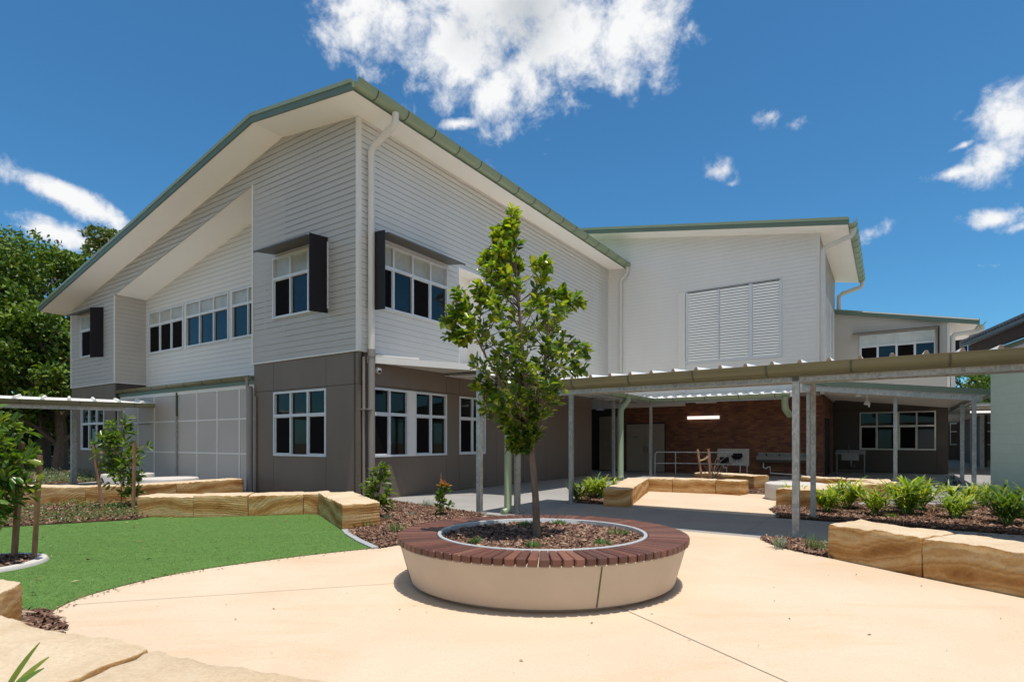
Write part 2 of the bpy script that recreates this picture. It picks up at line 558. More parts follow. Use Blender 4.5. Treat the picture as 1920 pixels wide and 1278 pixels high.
def clip(poly, axis, val, keep_greater):
    out = []
    n = len(poly)
    for i in range(n):
        p, q = poly[i], poly[(i + 1) % n]
        ip = (p[axis] >= val) == keep_greater or abs(p[axis] - val) < 1e-9
        iq = (q[axis] >= val) == keep_greater or abs(q[axis] - val) < 1e-9
        if ip: out.append(p)
        if ip != iq and abs(q[axis] - p[axis]) > 1e-12:
            t = (val - p[axis]) / (q[axis] - p[axis])
            out.append((p[0] + t * (q[0] - p[0]), p[1] + t * (q[1] - p[1])))
    return out if len(out) >= 3 else []


def boards(mb, mp, traps, holes=(), z_base=3.77, pitch=0.158, lip=0.014):
    """Lapped weatherboards over trapezoids (x0, x1, lo0, lo1, hi0, hi1), holes (x0,x1,z0,z1)."""
    for (x0, x1, lo0, lo1, hi0, hi1) in traps:
        cuts = sorted({x0, x1} | {c for h in holes for c in (h[0], h[1]) if x0 < c < x1})
        fx = lambda p, q, x: p + (q - p) * (x - x0) / (x1 - x0)
        for c0, c1 in zip(cuts, cuts[1:]):
            poly = [(c0, fx(lo0, lo1, c0)), (c1, fx(lo0, lo1, c1)), (c1, fx(hi0, hi1, c1)), (c0, fx(hi0, hi1, c0))]
            hs = [h for h in holes if h[0] <= c0 + 1e-6 and h[1] >= c1 - 1e-6]
            zmin = min(p[1] for p in poly); zmax = max(p[1] for p in poly)
            k = math.floor((zmin - z_base) / pitch)
            while z_base + k * pitch < zmax:
                zb = z_base + k * pitch; zt = zb + pitch; k += 1
                s = clip(clip(poly, 1, zb, True), 1, zt, False) if True else []
                if not s: continue
                parts = [s]
                for h in hs:
                    np_ = []
                    for q in parts:
                        lo = clip(q, 1, h[2], False); hi = clip(q, 1, h[3], True)
                        if lo: np_.append(lo)
                        if hi: np_.append(hi)
                    parts = np_
                for q in parts:
                    if max(p[1] for p in q) - min(p[1] for p in q) < 1e-4: continue
                    vs = [(p[0], lip * (1 - (p[1] - zb) / pitch), p[1]) for p in q]
                    mb.add(vs, [tuple(range(len(vs)))], mp)
                    bt = [p for p in q if abs(p[1] - zb) < 1e-6]
                    if len(bt) >= 2:
                        xa, xb = min(p[0] for p in bt), max(p[0] for p in bt)
                        mb.add([(xa, lip, zb), (xb, lip, zb), (xb, -0.004, zb + 0.012), (xa, -0.004, zb + 0.012)], [(0, 1, 2, 3)], mp)


def panels(parent, mp, xs, zs, holes, mat, t=0.03, gap=0.006, name='wall_panel'):
    """Flat fibre-cement sheets with open joints, one mesh, over a dark backing."""
    mb = MB(); jb = MB()
    for x0, x1 in zip(xs, xs[1:]):
        for z0, z1 in zip(zs, zs[1:]):
            cx, cz = (x0 + x1) / 2, (z0 + z1) / 2
            hx = [h for h in holes if h[0] < x1 - 1e-4 and h[1] > x0 + 1e-4 and h[2] < z1 - 1e-4 and h[3] > z0 + 1e-4]
            rects = [(x0 + gap, x1 - gap, z0 + gap, z1 - gap)]
            for h in hx:
                nr = []
                for r in rects:
                    if h[1] <= r[0] or h[0] >= r[1] or h[3] <= r[2] or h[2] >= r[3]:
                        nr.append(r); continue
                    if h[0] > r[0]: nr.append((r[0], h[0], r[2], r[3]))
                    if h[1] < r[1]: nr.append((h[1], r[1], r[2], r[3]))
                    a0, a1 = max(r[0], h[0]), min(r[1], h[1])
                    if h[2] > r[2]: nr.append((a0, a1, r[2], h[2]))
                    if h[3] < r[3]: nr.append((a0, a1, h[3], r[3]))
                rects = nr
            for r in rects:
                if r[1] - r[0] > 0.004 and r[3] - r[2] > 0.004:
                    mb.box(r[0], r[1], 0, t, r[2], r[3], mp)
    jb.box(xs[0], xs[-1], -0.14, -0.064, zs[0], zs[-1], mp)
    o = mb.build(name, mat, parent)
    j = jb.build('wall_backing', M['joint'], parent)
    return o


def window(parent, mp, u0, u1, z0, z1, zt, cols, lower, upper='b', frame='frame', fw=0.055, glass='glass', out=0.045, blind='blind'):
    """A framed window: the frame is the part; panes, blinds and screens are its pieces."""
    fr = MB(mp); d0, d1 = -0.06, out
    fr.box(u0, u0 + fw, d0, d1, z0, z1); fr.box(u1 - fw, u1, d0, d1, z0, z1)
    fr.box(u0 + fw, u1 - fw, d0, d1, z1 - fw, z1); fr.box(u0 + fw, u1 - fw, d0, d1 + 0.02, z0, z0 + fw)
    edges = [u0 + fw * 0.5 + (u1 - u0 - fw) * i / cols for i in range(cols + 1)]
    mw = 0.03
    for e in edges[1:-1]:
        fr.box(e - mw, e + mw, d0, d1 - 0.012, z0 + fw, z1 - fw)
    if zt:
        fr.box(u0 + fw, u1 - fw, d0, d1 - 0.006, zt - 0.04, zt + 0.04)
    o = fr.build('window', M[frame], parent)
    for i in range(cols):
        a, c = edges[i] + mw * (0.9), edges[i + 1] - mw * 0.9
        b1 = MB(mp)
        top = (zt - 0.03) if zt else z1 - fw
        k = lower[i]
        # sash rails round the lower pane
        sr = 0.028
        if k == 's':
            rb = MB(mp)
            rb.box(a, a + sr, -0.02, 0.012, z0 + fw, top); rb.box(c - sr, c, -0.02, 0.012, z0 + fw, top)
            rb.box(a + sr, c - sr, -0.02, 0.012, z0 + fw, z0 + fw + sr); rb.box(a + sr, c - sr, -0.02, 0.012, top - sr, top)
            rb.build('sash', M[frame], o)
        b1.box(a, c, -0.055, -0.03 if k == 'g' else -0.012, z0 + fw * 0.9, top)
        b1.build('pane' if k == 'g' else 'insect_screen', M[glass] if k == 'g' else M['screen'], o)
        if zt:
            b2 = MB(mp); b2.box(a, c, -0.055, -0.03, zt + 0.03, z1 - fw * 0.9)
            if upper == 'b': b2.build('blind', M[blind], o)
            else: b2.build('pane', M[glass], o)
    return o


def gutter(parent, p0, p1, out, r_in, top, depth, width, mat='green', br_step=0.95, mp=bmap, brackets=True, name='gutter'):
    """Quad/half-round gutter from p0 to p1 (plan a,v), out = unit outward plan vector."""
    mb = MB(mp)
    prof = [(0, top + 0.02), (0, top - depth * 0.95), (width * 0.25, top - depth), (width * 0.55, top - depth * 0.93), (width * 0.82, top - depth * 0.66),
            (width * 0.96, top - depth * 0.32), (width, top), (width + 0.012, top + 0.012), (width - 0.008, top + 0.012), (width * 0.9, top - depth * 0.32), (width * 0.5, top - depth * 0.8), (0.02, top - depth * 0.85), (0.02, top + 0.02)]
    n = len(prof)
    vs = []
    for p in (p0, p1):
        for o, z in prof:
            vs.append((p[0] + out[0] * (r_in + o), p[1] + out[1] * (r_in + o), z))
    fs = [(i, (i + 1) % n, n + (i + 1) % n, n + i) for i in range(n)] + [tuple(range(n))[::-1], tuple(range(n, 2 * n))]
    mb.add(vs, fs)
    g = mb.build(name, M[mat], parent, smooth=True)
    if brackets:
        L = math.hypot(p1[0] - p0[0], p1[1] - p0[1])
        k = int(L / br_step)
        dx, dy = (p1[0] - p0[0]) / L, (p1[1] - p0[1]) / L
        for i in range(k):
            s = (i + 0.6) * L / k
            bb = MB(mp)
            pr = [(o * 1.0 + (0.006 if o > 0.02 else 0), z - (0.006 if z < top else -0.004)) for o, z in prof[1:7]]
            vs = []
            for q in (s - 0.014, s + 0.014):
                for o, z in pr: vs.append((p0[0] + dx * q + out[0] * (r_in + o), p0[1] + dy * q + out[1] * (r_in + o), z))
                for o, z in pr[::-1]: vs.append((p0[0] + dx * q + out[0] * (r_in + o * 0.9), p0[1] + dy * q + out[1] * (r_in + o * 0.9), z + 0.012))
            m_ = len(pr) * 2
            bb.add(vs, [(j, (j + 1) % m_, m_ + (j + 1) % m_, m_ + j) for j in range(m_)] + [tuple(range(m_))[::-1], tuple(range(m_, 2 * m_))])
            bb.build('gutter_bracket', M['bracket'], g)
    return g


# ------------------------------------------------------------------ MAIN GABLED BLOCK
LEN = 14.99
bld = root('school_building', 'two storey gabled grey weatherboard school block at left with brown panelled ground floor', 'building', W(0, 0, 0), ROT)
mL = map_front(0.0); mR = map_side(0.0)
RIDGE = -3.1
def soff(x):      # soffit / wall head on the gable
    return 9.56 - 0.128 * x if x >= RIDGE else 9.957 + 0.1955 * (x - RIDGE)
def rec(x):       # head of the recess
    return 7.13 + (x + 13.76) * (9.004 - 7.13) / 9.2

# windows on the gable end and long side
UZ0, UZ1, UZT = 4.93, 6.66, 6.05
GZ0, GZ1, GZT = 1.09, 2.88, 2.21
hole_gu = (-3.54, -1.14, UZ0, UZ1)
hole_lu = (-17.0, -14.9, UZ0, UZ1)
hole_ru = (0.42, 3.37, UZ0, UZ1)
notch = (3.93, 5.06, 3.60, 6.78)

def gable_traps(x0, x1, lo, hi):
    xs = [x0] + [RIDGE] * (x0 < RIDGE < x1) + [x1]
    return [(p, q, lo(p), lo(q), hi(p), hi(q)) for p, q in zip(xs, xs[1:])]

cst = lambda z: (lambda x: z)
mb = MB()
boards(mb, mL, gable_traps(-18.0, -13.76, cst(3.77), soff), [hole_lu])
boards(mb, mL, gable_traps(-13.76, -4.56, rec, soff))
boards(mb, mL, gable_traps(-4.56, -0.02, cst(3.77), soff), [hole_gu])
mb.build('gable_wall', M['clad_shaded'], bld)
mb = MB()
boards(mb, map_side(-13.76), [(0.0, 1.08, 3.77, 3.77, 7.13, 7.13)])
mb.build('recess_side_wall', M['clad'], bld)
mb = MB()
rec_holes = [(-13.50, -10.76, UZ0, UZ1 - 0.08), (-10.57, -7.72, UZ0, UZ1 - 0.08), (-7.52, -4.66, UZ0, UZ1 - 0.08)]
boards(mb, map_front(1.08), [(-13.76, -4.56, 3.41, 3.41, rec(-13.76), rec(-4.56))], rec_holes)
mb.build('recess_wall', M['clad_lit'], bld)
mb = MB()
boards(mb, mR, [(0.02, LEN, 3.77, 3.77, 9.56, 9.56)], [hole_ru, notch], lip=0.015)
mb.build('side_wall', M['clad_lit'], bld)
# notch reveal (tall recessed slot with a door-height window)
mb = MB()
mb.box(notch[0] - 0.03, notch[0], -0.55, 0.03, notch[2], notch[3], mR); mb.box(notch[1], notch[1] + 0.03, -0.55, 0.03, notch[2], notch[3], mR)
mb.box(notch[0], notch[1], -0.58, -0.55, notch[2], notch[3], mR); mb.box(notch[0] - 0.03, notch[1] + 0.03, -0.55, 0.03, notch[3], notch[3] + 0.03, mR)
mb.build('wall_notch', M['soffit'], bld)
window(bld, map_side(-0.55), 4.05, 4.6, 4.1, 6.3, 5.6, 1, ['g'], 'g')
# solid core so that no light leaks behind the boards
mb = MB()
core = [(-17.98, 3.5), (-13.78, 3.5), (-13.78, 7.09), (-4.58, 8.96), (-4.58, 3.5), (-0.06, 3.5), (-0.06, soff(0) - 0.02), (RIDGE, soff(RIDGE) - 0.02), (-17.98, soff(-17.98) - 0.02)]
mb.extr([(x, 1.35, z) for x, z in [(-17.98, 3.5), (-0.7, 3.5), (-0.7, soff(0) - 0.02), (RIDGE, soff(RIDGE) - 0.02), (-17.98, soff(-17.98) - 0.02)]], (0, LEN - 1.5, 0))
mb.build('building_core', M['joint'], bld)
# corner trims, bottom flashings
mb = MB()
def one_box(name, mat, parent, *a):
    q = MB(); q.box(*a[:6], a[6]); return q.build(name, mat, parent)
for x in (-0.03, -4.56, -13.80, -18.0):
    one_box('corner_trim', M['trim'], bld, x - 0.03 if x in (-0.03, -18.0) else x - 0.01, x + 0.05, 0.0, 0.035, 3.77, soff(x) - 0.01 if x in (-0.03, -18.0) else rec(x), mL)
one_box('corner_trim', M['trim'], bld, -0.02, 0.07, 0.0, 0.035, 3.77, 9.55, mR)
one_box('corner_trim', M['trim'], bld, LEN - 0.07, LEN, 0.0, 0.03, 3.77, 9.55, mR)
one_box('base_flashing', M['trim'], bld, -18.0, -13.76, -0.02, 0.05, 3.735, 3.768, mL)
one_box('base_flashing', M['trim'], bld, -4.56, 0.05, -0.02, 0.05, 3.735, 3.768, mL)
one_box('base_flashing', M['trim'], bld, 0.0, 1.08, -0.02, 0.05, 3.735, 3.768, map_side(-13.76))
one_box('base_flashing', M['trim'], bld, 0.06, LEN, -0.02, 0.045, 3.735, 3.768, mR)

# ground floor panels
JZ = [0.0, 2.93, 3.735]
panels(bld, map_front(0.03), [-4.5, -3.54, -1.24, 0.0], JZ, [(-3.54, -1.24, GZ0, GZ1)], M['panel'], name='gable_panel')
panels(bld, map_front(0.03), [-18.0, -17.0, -14.75, -13.76], JZ, [(-17.0, -14.75, GZ0 + 0.05, GZ1)], M['panel'], name='gable_panel')
gh = [(0.38, 1.74, GZ0, GZ1), (2.0, 3.36, GZ0, GZ1), (3.95, 5.3, GZ0, GZ1)]
panels(bld, map_side(-0.03), [0.0, 0.33, 3.36, 3.95, 5.35, 5.9, 7.6, 9.2, 11.1, 12.0, 13.2], JZ, gh + [(1.74, 2.0, GZ0, GZ1)], M['panel'], name='side_panel')
mb = MB(map_side(-0.03)); mb.box(1.74, 2.0, -0.02, 0.05, GZ0, GZ1); mb.build('window_pier', M['trim'], bld)
# return of the left bay and the passage end of the long side
mb = MB()
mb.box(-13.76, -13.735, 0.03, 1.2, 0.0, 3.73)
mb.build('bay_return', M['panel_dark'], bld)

window(bld, map_front(0.03), -3.54, -1.24, GZ0, GZ1, GZT, 3, ['s', 'g', 's'], 'g', glass='glass_dark')
window(bld, map_front(0.03), -17.0, -14.75, GZ0 + 0.05, GZ1, GZT, 3, ['s', 'g', 's'], 'g', glass='glass_dark')
window(bld, mL, *hole_gu, UZT, 3, ['s', 'g', 's'], 'b')
window(bld, mL, *hole_lu, UZT, 2, ['s', 'g'], 'b')
for (u0, u1, _, _), lo in zip(rec_holes, (['s', 's', 's'], ['g', 'g', 'g'], ['g', 'g', 's'])):
    window(bld, map_front(1.08), u0, u1, UZ0, UZ1 - 0.08, UZT, 3, lo, 'b')
window(bld, mR, *hole_ru, UZT, 4, ['s', 'g', 's', 'g'], 'b')
window(bld, map_side(-0.03), 0.38, 1.74, GZ0, GZ1, GZT, 2, ['s', 'g'], 'g', glass='glass_dark')
window(bld, map_side(-0.03), 2.0, 3.36, GZ0, GZ1, GZT, 2, ['s', 'g'], 'g', glass='glass_dark')
window(bld, map_side(-0.03), 3.95, 5.3, GZ0, GZ1, GZT, 2, ['s', 's'], 'g', glass='glass_dark')

# window hoods with side fins
def hood(mp, u_fin, u_end, sgn, z1, proj=0.66, splay=0.13):
    mb = MB(mp)
    ua, ub = (u_fin, u_end) if sgn > 0 else (u_end, u_fin)
    mb.hexa([(ua, 0.02, z1 + 0.07), (ub, 0.02, z1 + 0.07), (ub, proj, z1 - 0.02), (ua, proj, z1 - 0.02),
             (ua, 0.02, z1 + 0.085), (ub, 0.02, z1 + 0.085), (ub, proj, z1 - 0.005), (ua, proj, z1 - 0.005)])
    mb.box(ua, ub, proj - 0.012, proj + 0.008, z1 - 0.05, z1 - 0.021)
    h = mb.build('window_hood', M['hood_top'], bld)
    fb = MB(mp)
    f0 = u_fin - splay * sgn   # fin splays out a little
    a, b_ = (u_fin, f0)
    t = 0.03 * sgn
    fb.hexa([(a, 0.02, 4.82), (a - t, 0.02, 4.82), (b_ - t, proj, 4.74), (b_, proj, 4.74), (a, 0.02, z1 + 0.10), (a - t, 0.02, z1 + 0.10), (b_ - t, proj, z1 + 0.0), (b_, proj, z1 + 0.0)])
    fb.build('hood_fin', M['hood'], h)
hood(mR, 0.40, 3.42, 1, UZ1 + 0.02)
hood(mL, -1.18, -3.45, -1, UZ1 + 0.02)
hood(mL, -14.80, -17.2, -1, UZ1 + 0.02, 0.46, 0.0)

# roof, soffits, barge boards
OY = -0.92
EX = 0.86
def zf(x): return 9.56 - 0.128 * x if x >= RIDGE else 9.957 + 0.1955 * (x - RIDGE)
xl = -18.62
prof = [(xl, zf(xl)), (RIDGE, zf(RIDGE)), (EX, zf(EX))]
mb = MB()
for (x0, z0), (x1, z1) in zip(prof, prof[1:]):
    mb.extr([(x0, OY, z0), (x1, OY, z1), (x1, OY, z1 + 0.03), (x0, OY, z0 + 0.03)], (0, LEN - OY + 1.0, 0))
mb.extr([(-13.76, 0.02, rec(-13.76)), (-4.56, 0.02, rec(-4.56)), (-4.56, 0.02, rec(-4.56) + 0.03), (-13.76, 0.02, rec(-13.76) + 0.03)], (0, 1.08, 0))
mb.build('soffit', M['soffit'], bld)
mb = MB()
top = [(xl - 0.05, zf(xl) + 0.16), (RIDGE, zf(RIDGE) + 0.2), (EX + 0.05, zf(EX) + 0.2)]
for (x0, z0), (x1, z1) in zip(top, top[1:]):
    mb.extr([(x0, OY + 0.02, z0 - 0.15), (x1, OY + 0.02, z1 - 0.15), (x1, OY + 0.02, z1), (x0, OY + 0.02, z0)], (0, LEN - OY + 1.0, 0))
mb.build('roof', M['green'], bld)
mb = MB(); mc = MB()
bt = [(xl - 0.06, zf(xl) - 0.02), (RIDGE, zf(RIDGE) - 0.02), (EX, zf(EX) - 0.02)]
for (x0, z0), (x1, z1) in zip(bt, bt[1:]):
    mb.extr([(x0, OY - 0.03, z0), (x1, OY - 0.03, z1), (x1, OY - 0.03, z1 + 0.15), (x0, OY - 0.03, z0 + 0.15)], (0, 0.05, 0))
    mc.extr([(x0 - 0.01, OY - 0.055, z0 + 0.15), (x1, OY - 0.055, z1 + 0.15), (x1, OY - 0.055, z1 + 0.245), (x0 - 0.01, OY - 0.055, z0 + 0.245)], (0, 0.12, 0))
mb.box(EX, EX + 0.03, OY - 0.02, LEN - 0.02, zf(EX) - 0.02, zf(EX) + 0.17)
fa = mb.build('fascia', M['green_dark'], bld)
mc.build('barge_cap', M['green'], fa)
gutter(bld, (EX + 0.03, OY - 0.04), (EX + 0.03, LEN - 0.03), (1, 0), 0.0, 9.62, 0.17, 0.22, 'green', 0.95)
# bent downpipe at the near corner (grey above, brown below)
mb = MB()
mb.tube([(EX + 0.12, 0.30, 9.46), (EX + 0.12, 0.30, 9.27), (EX + 0.04, 0.30, 9.17), (0.25, 0.28, 8.86), (0.16, 0.28, 8.74), (0.16, 0.28, 8.60), (0.16, 0.28, 3.75)], 0.085, 16)
dp = mb.build('downpipe', M['pipe'], bld, smooth=True)
mb = MB(); mb.tube([(0.16, 0.28, 3.745), (0.16, 0.28, 0.05)], 0.088, 16); mb.tube([(0.16, 0.28, 3.8), (0.16, 0.28, 3.62)], 0.1, 16)
mb.tube([(0.16, 0.28, 0.5), (0.16, 0.28, 0.3)], 0.1, 16)
mb.build('downpipe', M['pipe_brown'], bld, smooth=True)
mb = MB()
for z in (8.0, 6.75, 4.4): mb.box(0.0, 0.26, 0.265, 0.295, z, z + 0.03)
mb.build('pipe_bracket', M['trim'], dp)
mb = MB(); mb.tube([(0.08, 0.10, 3.6), (0.08, 0.10, 0.05)], 0.035, 10); mb.box(0.0, 0.24, 0.06, 0.30, 2.28, 2.31)
mb.build('conduit', M['pipe_brown'], bld, smooth=True)
# downpipe at the far end of the long gutter
mb = MB()
mb.tube([(EX + 0.13, LEN - 0.12, 9.46), (EX + 0.13, LEN - 0.12, 9.25), (EX + 0.05, LEN - 0.12, 9.12), (0.72, LEN - 0.12, 8.98), (0.66, LEN - 0.12, 8.85), (0.66, LEN - 0.12, 3.3)], 0.075, 14)
mb.build('downpipe', M['pipe'], bld, smooth=True)
# small downpipe between the screen and the gable panels
mb = MB(); mb.tube([(-4.60, -0.16, 3.36), (-4.60, -0.14, 3.05)], 0.05, 10); mb.tube([(-4.58, -0.10, 3.08), (-4.55, -0.10, 2.98), (-4.55, -0.10, 0.02)], 0.095, 12); mb.tube([(-4.35, -0.05, 2.8), (-4.35, -0.05, 0.02)], 0.025, 8)
mb.build('downpipe', M['pipe_brown'], bld, smooth=True)
# rainhead at the far left eave
mb = MB(); mb.tube([(-18.45, 0.25, 6.75), (-18.35, 0.25, 6.55), (-18.1, 0.25, 6.45), (-18.08, 0.25, 3.0)], 0.07, 10)
mb.build('downpipe', M['pipe'], bld, smooth=True)
# wedge shaped entrance awning on the long side
mb = MB()
wp = [(0.03, 0.32), (1.55, 3.55), (2.2, 5.2), (0.03, 5.2)]
mb.prism(wp, 3.50, 3.54)
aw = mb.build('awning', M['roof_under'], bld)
mb = MB()
e0, e1, e2 = (0.03, 0.25), (1.55, 3.47), (2.2, 5.15)
for p, q in ((e0, e1), (e1, e2)):
    dx, dy = q[0] - p[0], q[1] - p[1]; L = math.hypot(dx, dy); ox, oy = dy / L * 0.05, -dx / L * 0.05
    mb.hexa([(p[0], p[1], 3.47), (q[0], q[1], 3.47), (q[0] + ox, q[1] + oy, 3.47), (p[0] + ox, p[1] + oy, 3.47), (p[0], p[1], 3.64), (q[0], q[1], 3.64), (q[0] + ox, q[1] + oy, 3.64), (p[0] + ox, p[1] + oy, 3.64)])
mb.build('awning_edge', M['trim'], aw)
mb = MB(); mb.prism([(0.02, 0.32), (0.62, 1.5), (0.02, 1.6)], 3.655, 3.70); mb.build('awning_flashing', M['trim'], aw)
# passage at the end of the long side
mb = MB()
mb.box(-5.0, -0.03, 13.2, 13.25, 0.0, 3.7); mb.box(-5.05, -5.0, 13.2, 17.2, 0, 3.7); mb.box(-5.0, 0.0, 13.25, LEN, 3.55, 3.6); mb.box(-5.0, -0.05, 17.25, 17.3, 0, 3.7)
mb.build('passage_wall', M['interior'], bld)

# security camera on the brown wall
cam_o = root('security_camera', 'white dome security camera on the brown wall under the awning', 'camera', W(0.0, 0.55, 3.3), ROT)
mb = MB(); mb.tube([(-0.01, 0.6, 3.32), (0.05, 0.6, 3.32)], 0.075, 16); mb.tube([(0.05, 0.6, 3.315), (0.075, 0.61, 3.30), (0.11, 0.615, 3.285), (0.13, 0.62, 3.28)], [0.075, 0.082, 0.07, 0.04], 16)
mb.build('housing', M['white'], cam_o, smooth=True)
mb = MB(); mb.tube([(0.10, 0.59, 3.285), (0.15, 0.585, 3.27)], [0.05, 0.035], 14); mb.build('lens', M['black'], cam_o, smooth=True)

# ------------------------------------------------------------------ SCREENED LEAN-TO
scr = root('screen_enclosure', 'grey mesh screened lean-to with green gutter between the two gable bays', 'enclosure', W(-9.1, 0, 0), ROT)
sx = [-13.36, -12.17, -10.93, -9.28, -7.98, -6.75, -5.49, -4.68]
sz = [0.02, 1.12, 2.18, 3.12]
mS = map_front(0.15)
mb = MB(mS); mb.box(sx[0] - 0.3, sx[-1], -0.02, 0.0, 0.02, 3.2); mb.build('mesh_panel', M['mesh'], scr)
mb = MB(mS)
for x in sx: mb.box(x - 0.028, x + 0.028, 0.0, 0.022, 0.02, 3.13)
for z in sz[1:3]: mb.box(sx[0] - 0.3, sx[-1], 0.0, 0.018, z - 0.022, z + 0.022)
mb.box(sx[0] - 0.3, sx[-1], 0.0, 0.024, 3.08, 3.19)
mb.build('screen_frame', M['trim'], scr)
mb = MB(mS); mb.box(-12.17, -10.95, 0.02, 0.03, 2.145, 2.157); mb.box(-12.17, -11.2, 0.02, 0.03, 2.1, 2.11); mb.build('door_track', M['bracket'], scr)
mb = MB(mS); mb.box(-9.33, -9.24, 0.0, 0.06, 0.0, 2.35); mb.build('post', M['galv'], scr)
mb = MB(mS); mb.box(-9.32, -9.25, 0.0, 0.05, 2.35, 3.16); mb.build('post_cover', M['bracket'], scr)
mb = MB(mS); mb.box(-13.72, -13.62, -0.1, 0.06, 0.0, 3.12); mb.build('end_post', M['panel_dark'], scr)
mb = MB(mS); mb.box(-13.74, -4.6, 0.0, 0.05, 3.19, 3.33); mb.build('fascia', M['green_dark'], scr)
gutter(scr, (-13.72, 0.1), (-4.6, 0.1), (0, -1), 0.0, 3.42, 0.11, 0.16, 'olive', 1.1)
mb = MB(); mb.extr([(-13.72, 0.12, 3.40), (-13.72, 1.05, 3.50), (-13.72, 1.05, 3.53), (-13.72, 0.12, 3.43)], (9.1, 0, 0)); mb.build('roof', M['roof_white'], scr)

# ------------------------------------------------------------------ REAR BLOCK WITH LOUVRES
rb = root('louvred_building', 'pale grey two storey block behind the walkway with large white louvred window', 'building', W(4.4, LEN, 0), ROT)
mB = map_front(LEN); mBs = map_side(8.71)
zr = lambda x: 9.49 + (8.71 - x) * 0.172
lou = (3.62, 7.42, 4.90, 7.95)
pil = (3.30, 3.62, 3.6, 7.95)
mb = MB(); boards(mb, mB, [(-0.6, 8.69, 3.4, 3.4, zr(-0.6), zr(8.69))], [lou], z_base=3.41, lip=0.016); mb.build('front_wall', M['clad_rear_lit'], rb)
slou = (16.2, 21.6, 4.6, 7.75)
mb = MB(); boards(mb, mBs, [(LEN + 0.02, 22.7, 3.4, 3.4, 9.45, 9.45)], [slou], z_base=3.41); mb.build('side_wall', M['clad'], rb)
mb = MB(); mb.box(-0.5, 8.6, LEN + 0.12, 22.6, 3.4, 9.3); mb.extr([(-0.5, LEN + 0.12, 9.3), (8.6, LEN + 0.12, 9.3), (8.6, LEN + 0.12, zr(8.6)), (-0.5, LEN + 0.12, zr(-0.5))], (0, 7.3, 0)); mb.build('building_core', M['clad'], rb)
one_box('corner_trim', M['trim'], rb, 8.64, 8.745, 0.0, 0.035, 3.4, 9.48, mB); one_box('corner_trim', M['trim'], rb, LEN, LEN + 0.07, 0.0, 0.034, 3.4, 9.45, mBs)
mb = MB(mB); mb.box(*pil[:2], -0.02, 0.05, pil[2], pil[3]); mb.build('window_pilaster', M['trim'], rb)
def louvre(parent, mp, u0, u1, z0, z1, divs, n=34):
    fr = MB(mp); fw = 0.09
    fr.box(u0, u1, -0.1, 0.05, z0 - 0.06, z0 + 0.02); fr.box(u0, u1, -0.1, 0.05, z1 - 0.05, z1)
    for i, e in enumerate(divs):
        w_ = 0.15 if i == len(divs) - 2 else (fw if i in (0, len(divs) - 1) else 0.045)
        fr.box(e - w_ / 2, e + w_ / 2, -0.1, 0.06, z0 + 0.02, z1 - 0.05)
    bk = MB(mp); bk.box(u0, u1, -0.14, -0.1, z0, z1)
    o = fr.build('louvre_window', M['frame'], parent)
    bk.build('backing', M['interior'], o)
    for bi, (p, q) in enumerate(zip(divs, divs[1:])):
        p, q = p + (0.03 if bi == 1 else 0.08 if bi == 2 else 0.045), q - (0.03 if bi == 0 else 0.08 if bi == 1 else 0.045)
        p -= 0.03; q += 0.03
        bl = MB(mp)
        for k in range(n):
            zb = z0 + 0.03 + (z1 - z0 - 0.1) * k / n; h = (z1 - z0 - 0.1) / n
            bl.hexa([(p + 0.03, 0.04, zb), (q - 0.03, 0.04, zb), (q - 0.03, 0.028, zb), (p + 0.03, 0.028, zb), (p + 0.03, 0.012, zb + h * 0.84), (q - 0.03, 0.012, zb + h * 0.84), (q - 0.03, 0.0, zb + h * 0.84), (p + 0.03, 0.0, zb + h * 0.84)])
        bl.build('louvre_blades', M['soffit'], o)
    sh = MB(mp); sh.box(u0 + 0.05, u1 - 0.05, 0.0, 0.052, z1 - 0.045, z1 - 0.02); sh.build('head_shadow_gap', M['joint'], o)
louvre(rb, mB, lou[0], lou[1], lou[2], lou[3], [3.69, 5.02, 6.27, 7.38], 26)
louvre(rb, mBs, slou[0], slou[1], slou[2], slou[3], [16.25, 18.0, 19.8, 21.55], 26)
mb = MB()
OB = LEN - 0.95
x0, x1 = -1.2, 9.72
zs_ = lambda x: 9.30 + (9.72 - x) * 0.172
mb.extr([(x0, OB, zs_(x0)), (x1, OB, zs_(x1)), (x1, OB, zs_(x1) + 0.03), (x0, OB, zs_(x0) + 0.03)], (0, 9.0, 0))
mb.build('soffit', M['soffit'], rb)
mb = MB(); mb.extr([(x0, OB + 0.02, zs_(x0) + 0.03), (x1 + 0.04, OB + 0.02, zs_(x1) + 0.03), (x1 + 0.04, OB + 0.02, zs_(x1) + 0.23), (x0, OB + 0.02, zs_(x0) + 0.23)], (0, 9.0, 0)); mb.build('roof', M['green'], rb)
mb = MB(); mb.extr([(x0, OB - 0.03, zs_(x0) - 0.02), (x1, OB - 0.03, zs_(x1) - 0.02), (x1, OB - 0.03, zs_(x1) + 0.14), (x0, OB - 0.03, zs_(x0) + 0.14)], (0, 0.05, 0)); mb.box(x1, x1 + 0.03, OB - 0.02, 23.0, zs_(x1) - 0.02, zs_(x1) + 0.16)
fa = mb.build('fascia', M['green_dark'], rb)
mb = MB(); mb.extr([(x0, OB - 0.05, zs_(x0) + 0.14), (x1, OB - 0.05, zs_(x1) + 0.14), (x1, OB - 0.05, zs_(x1) + 0.25), (x0, OB - 0.05, zs_(x0) + 0.25)], (0, 0.12, 0)); mb.build('barge_cap', M['green'], fa)
gutter(rb, (x1 + 0.03, OB - 0.03), (x1 + 0.03, 23.0), (1, 0), 0.0, 9.45, 0.18, 0.24, 'green', 0.8)
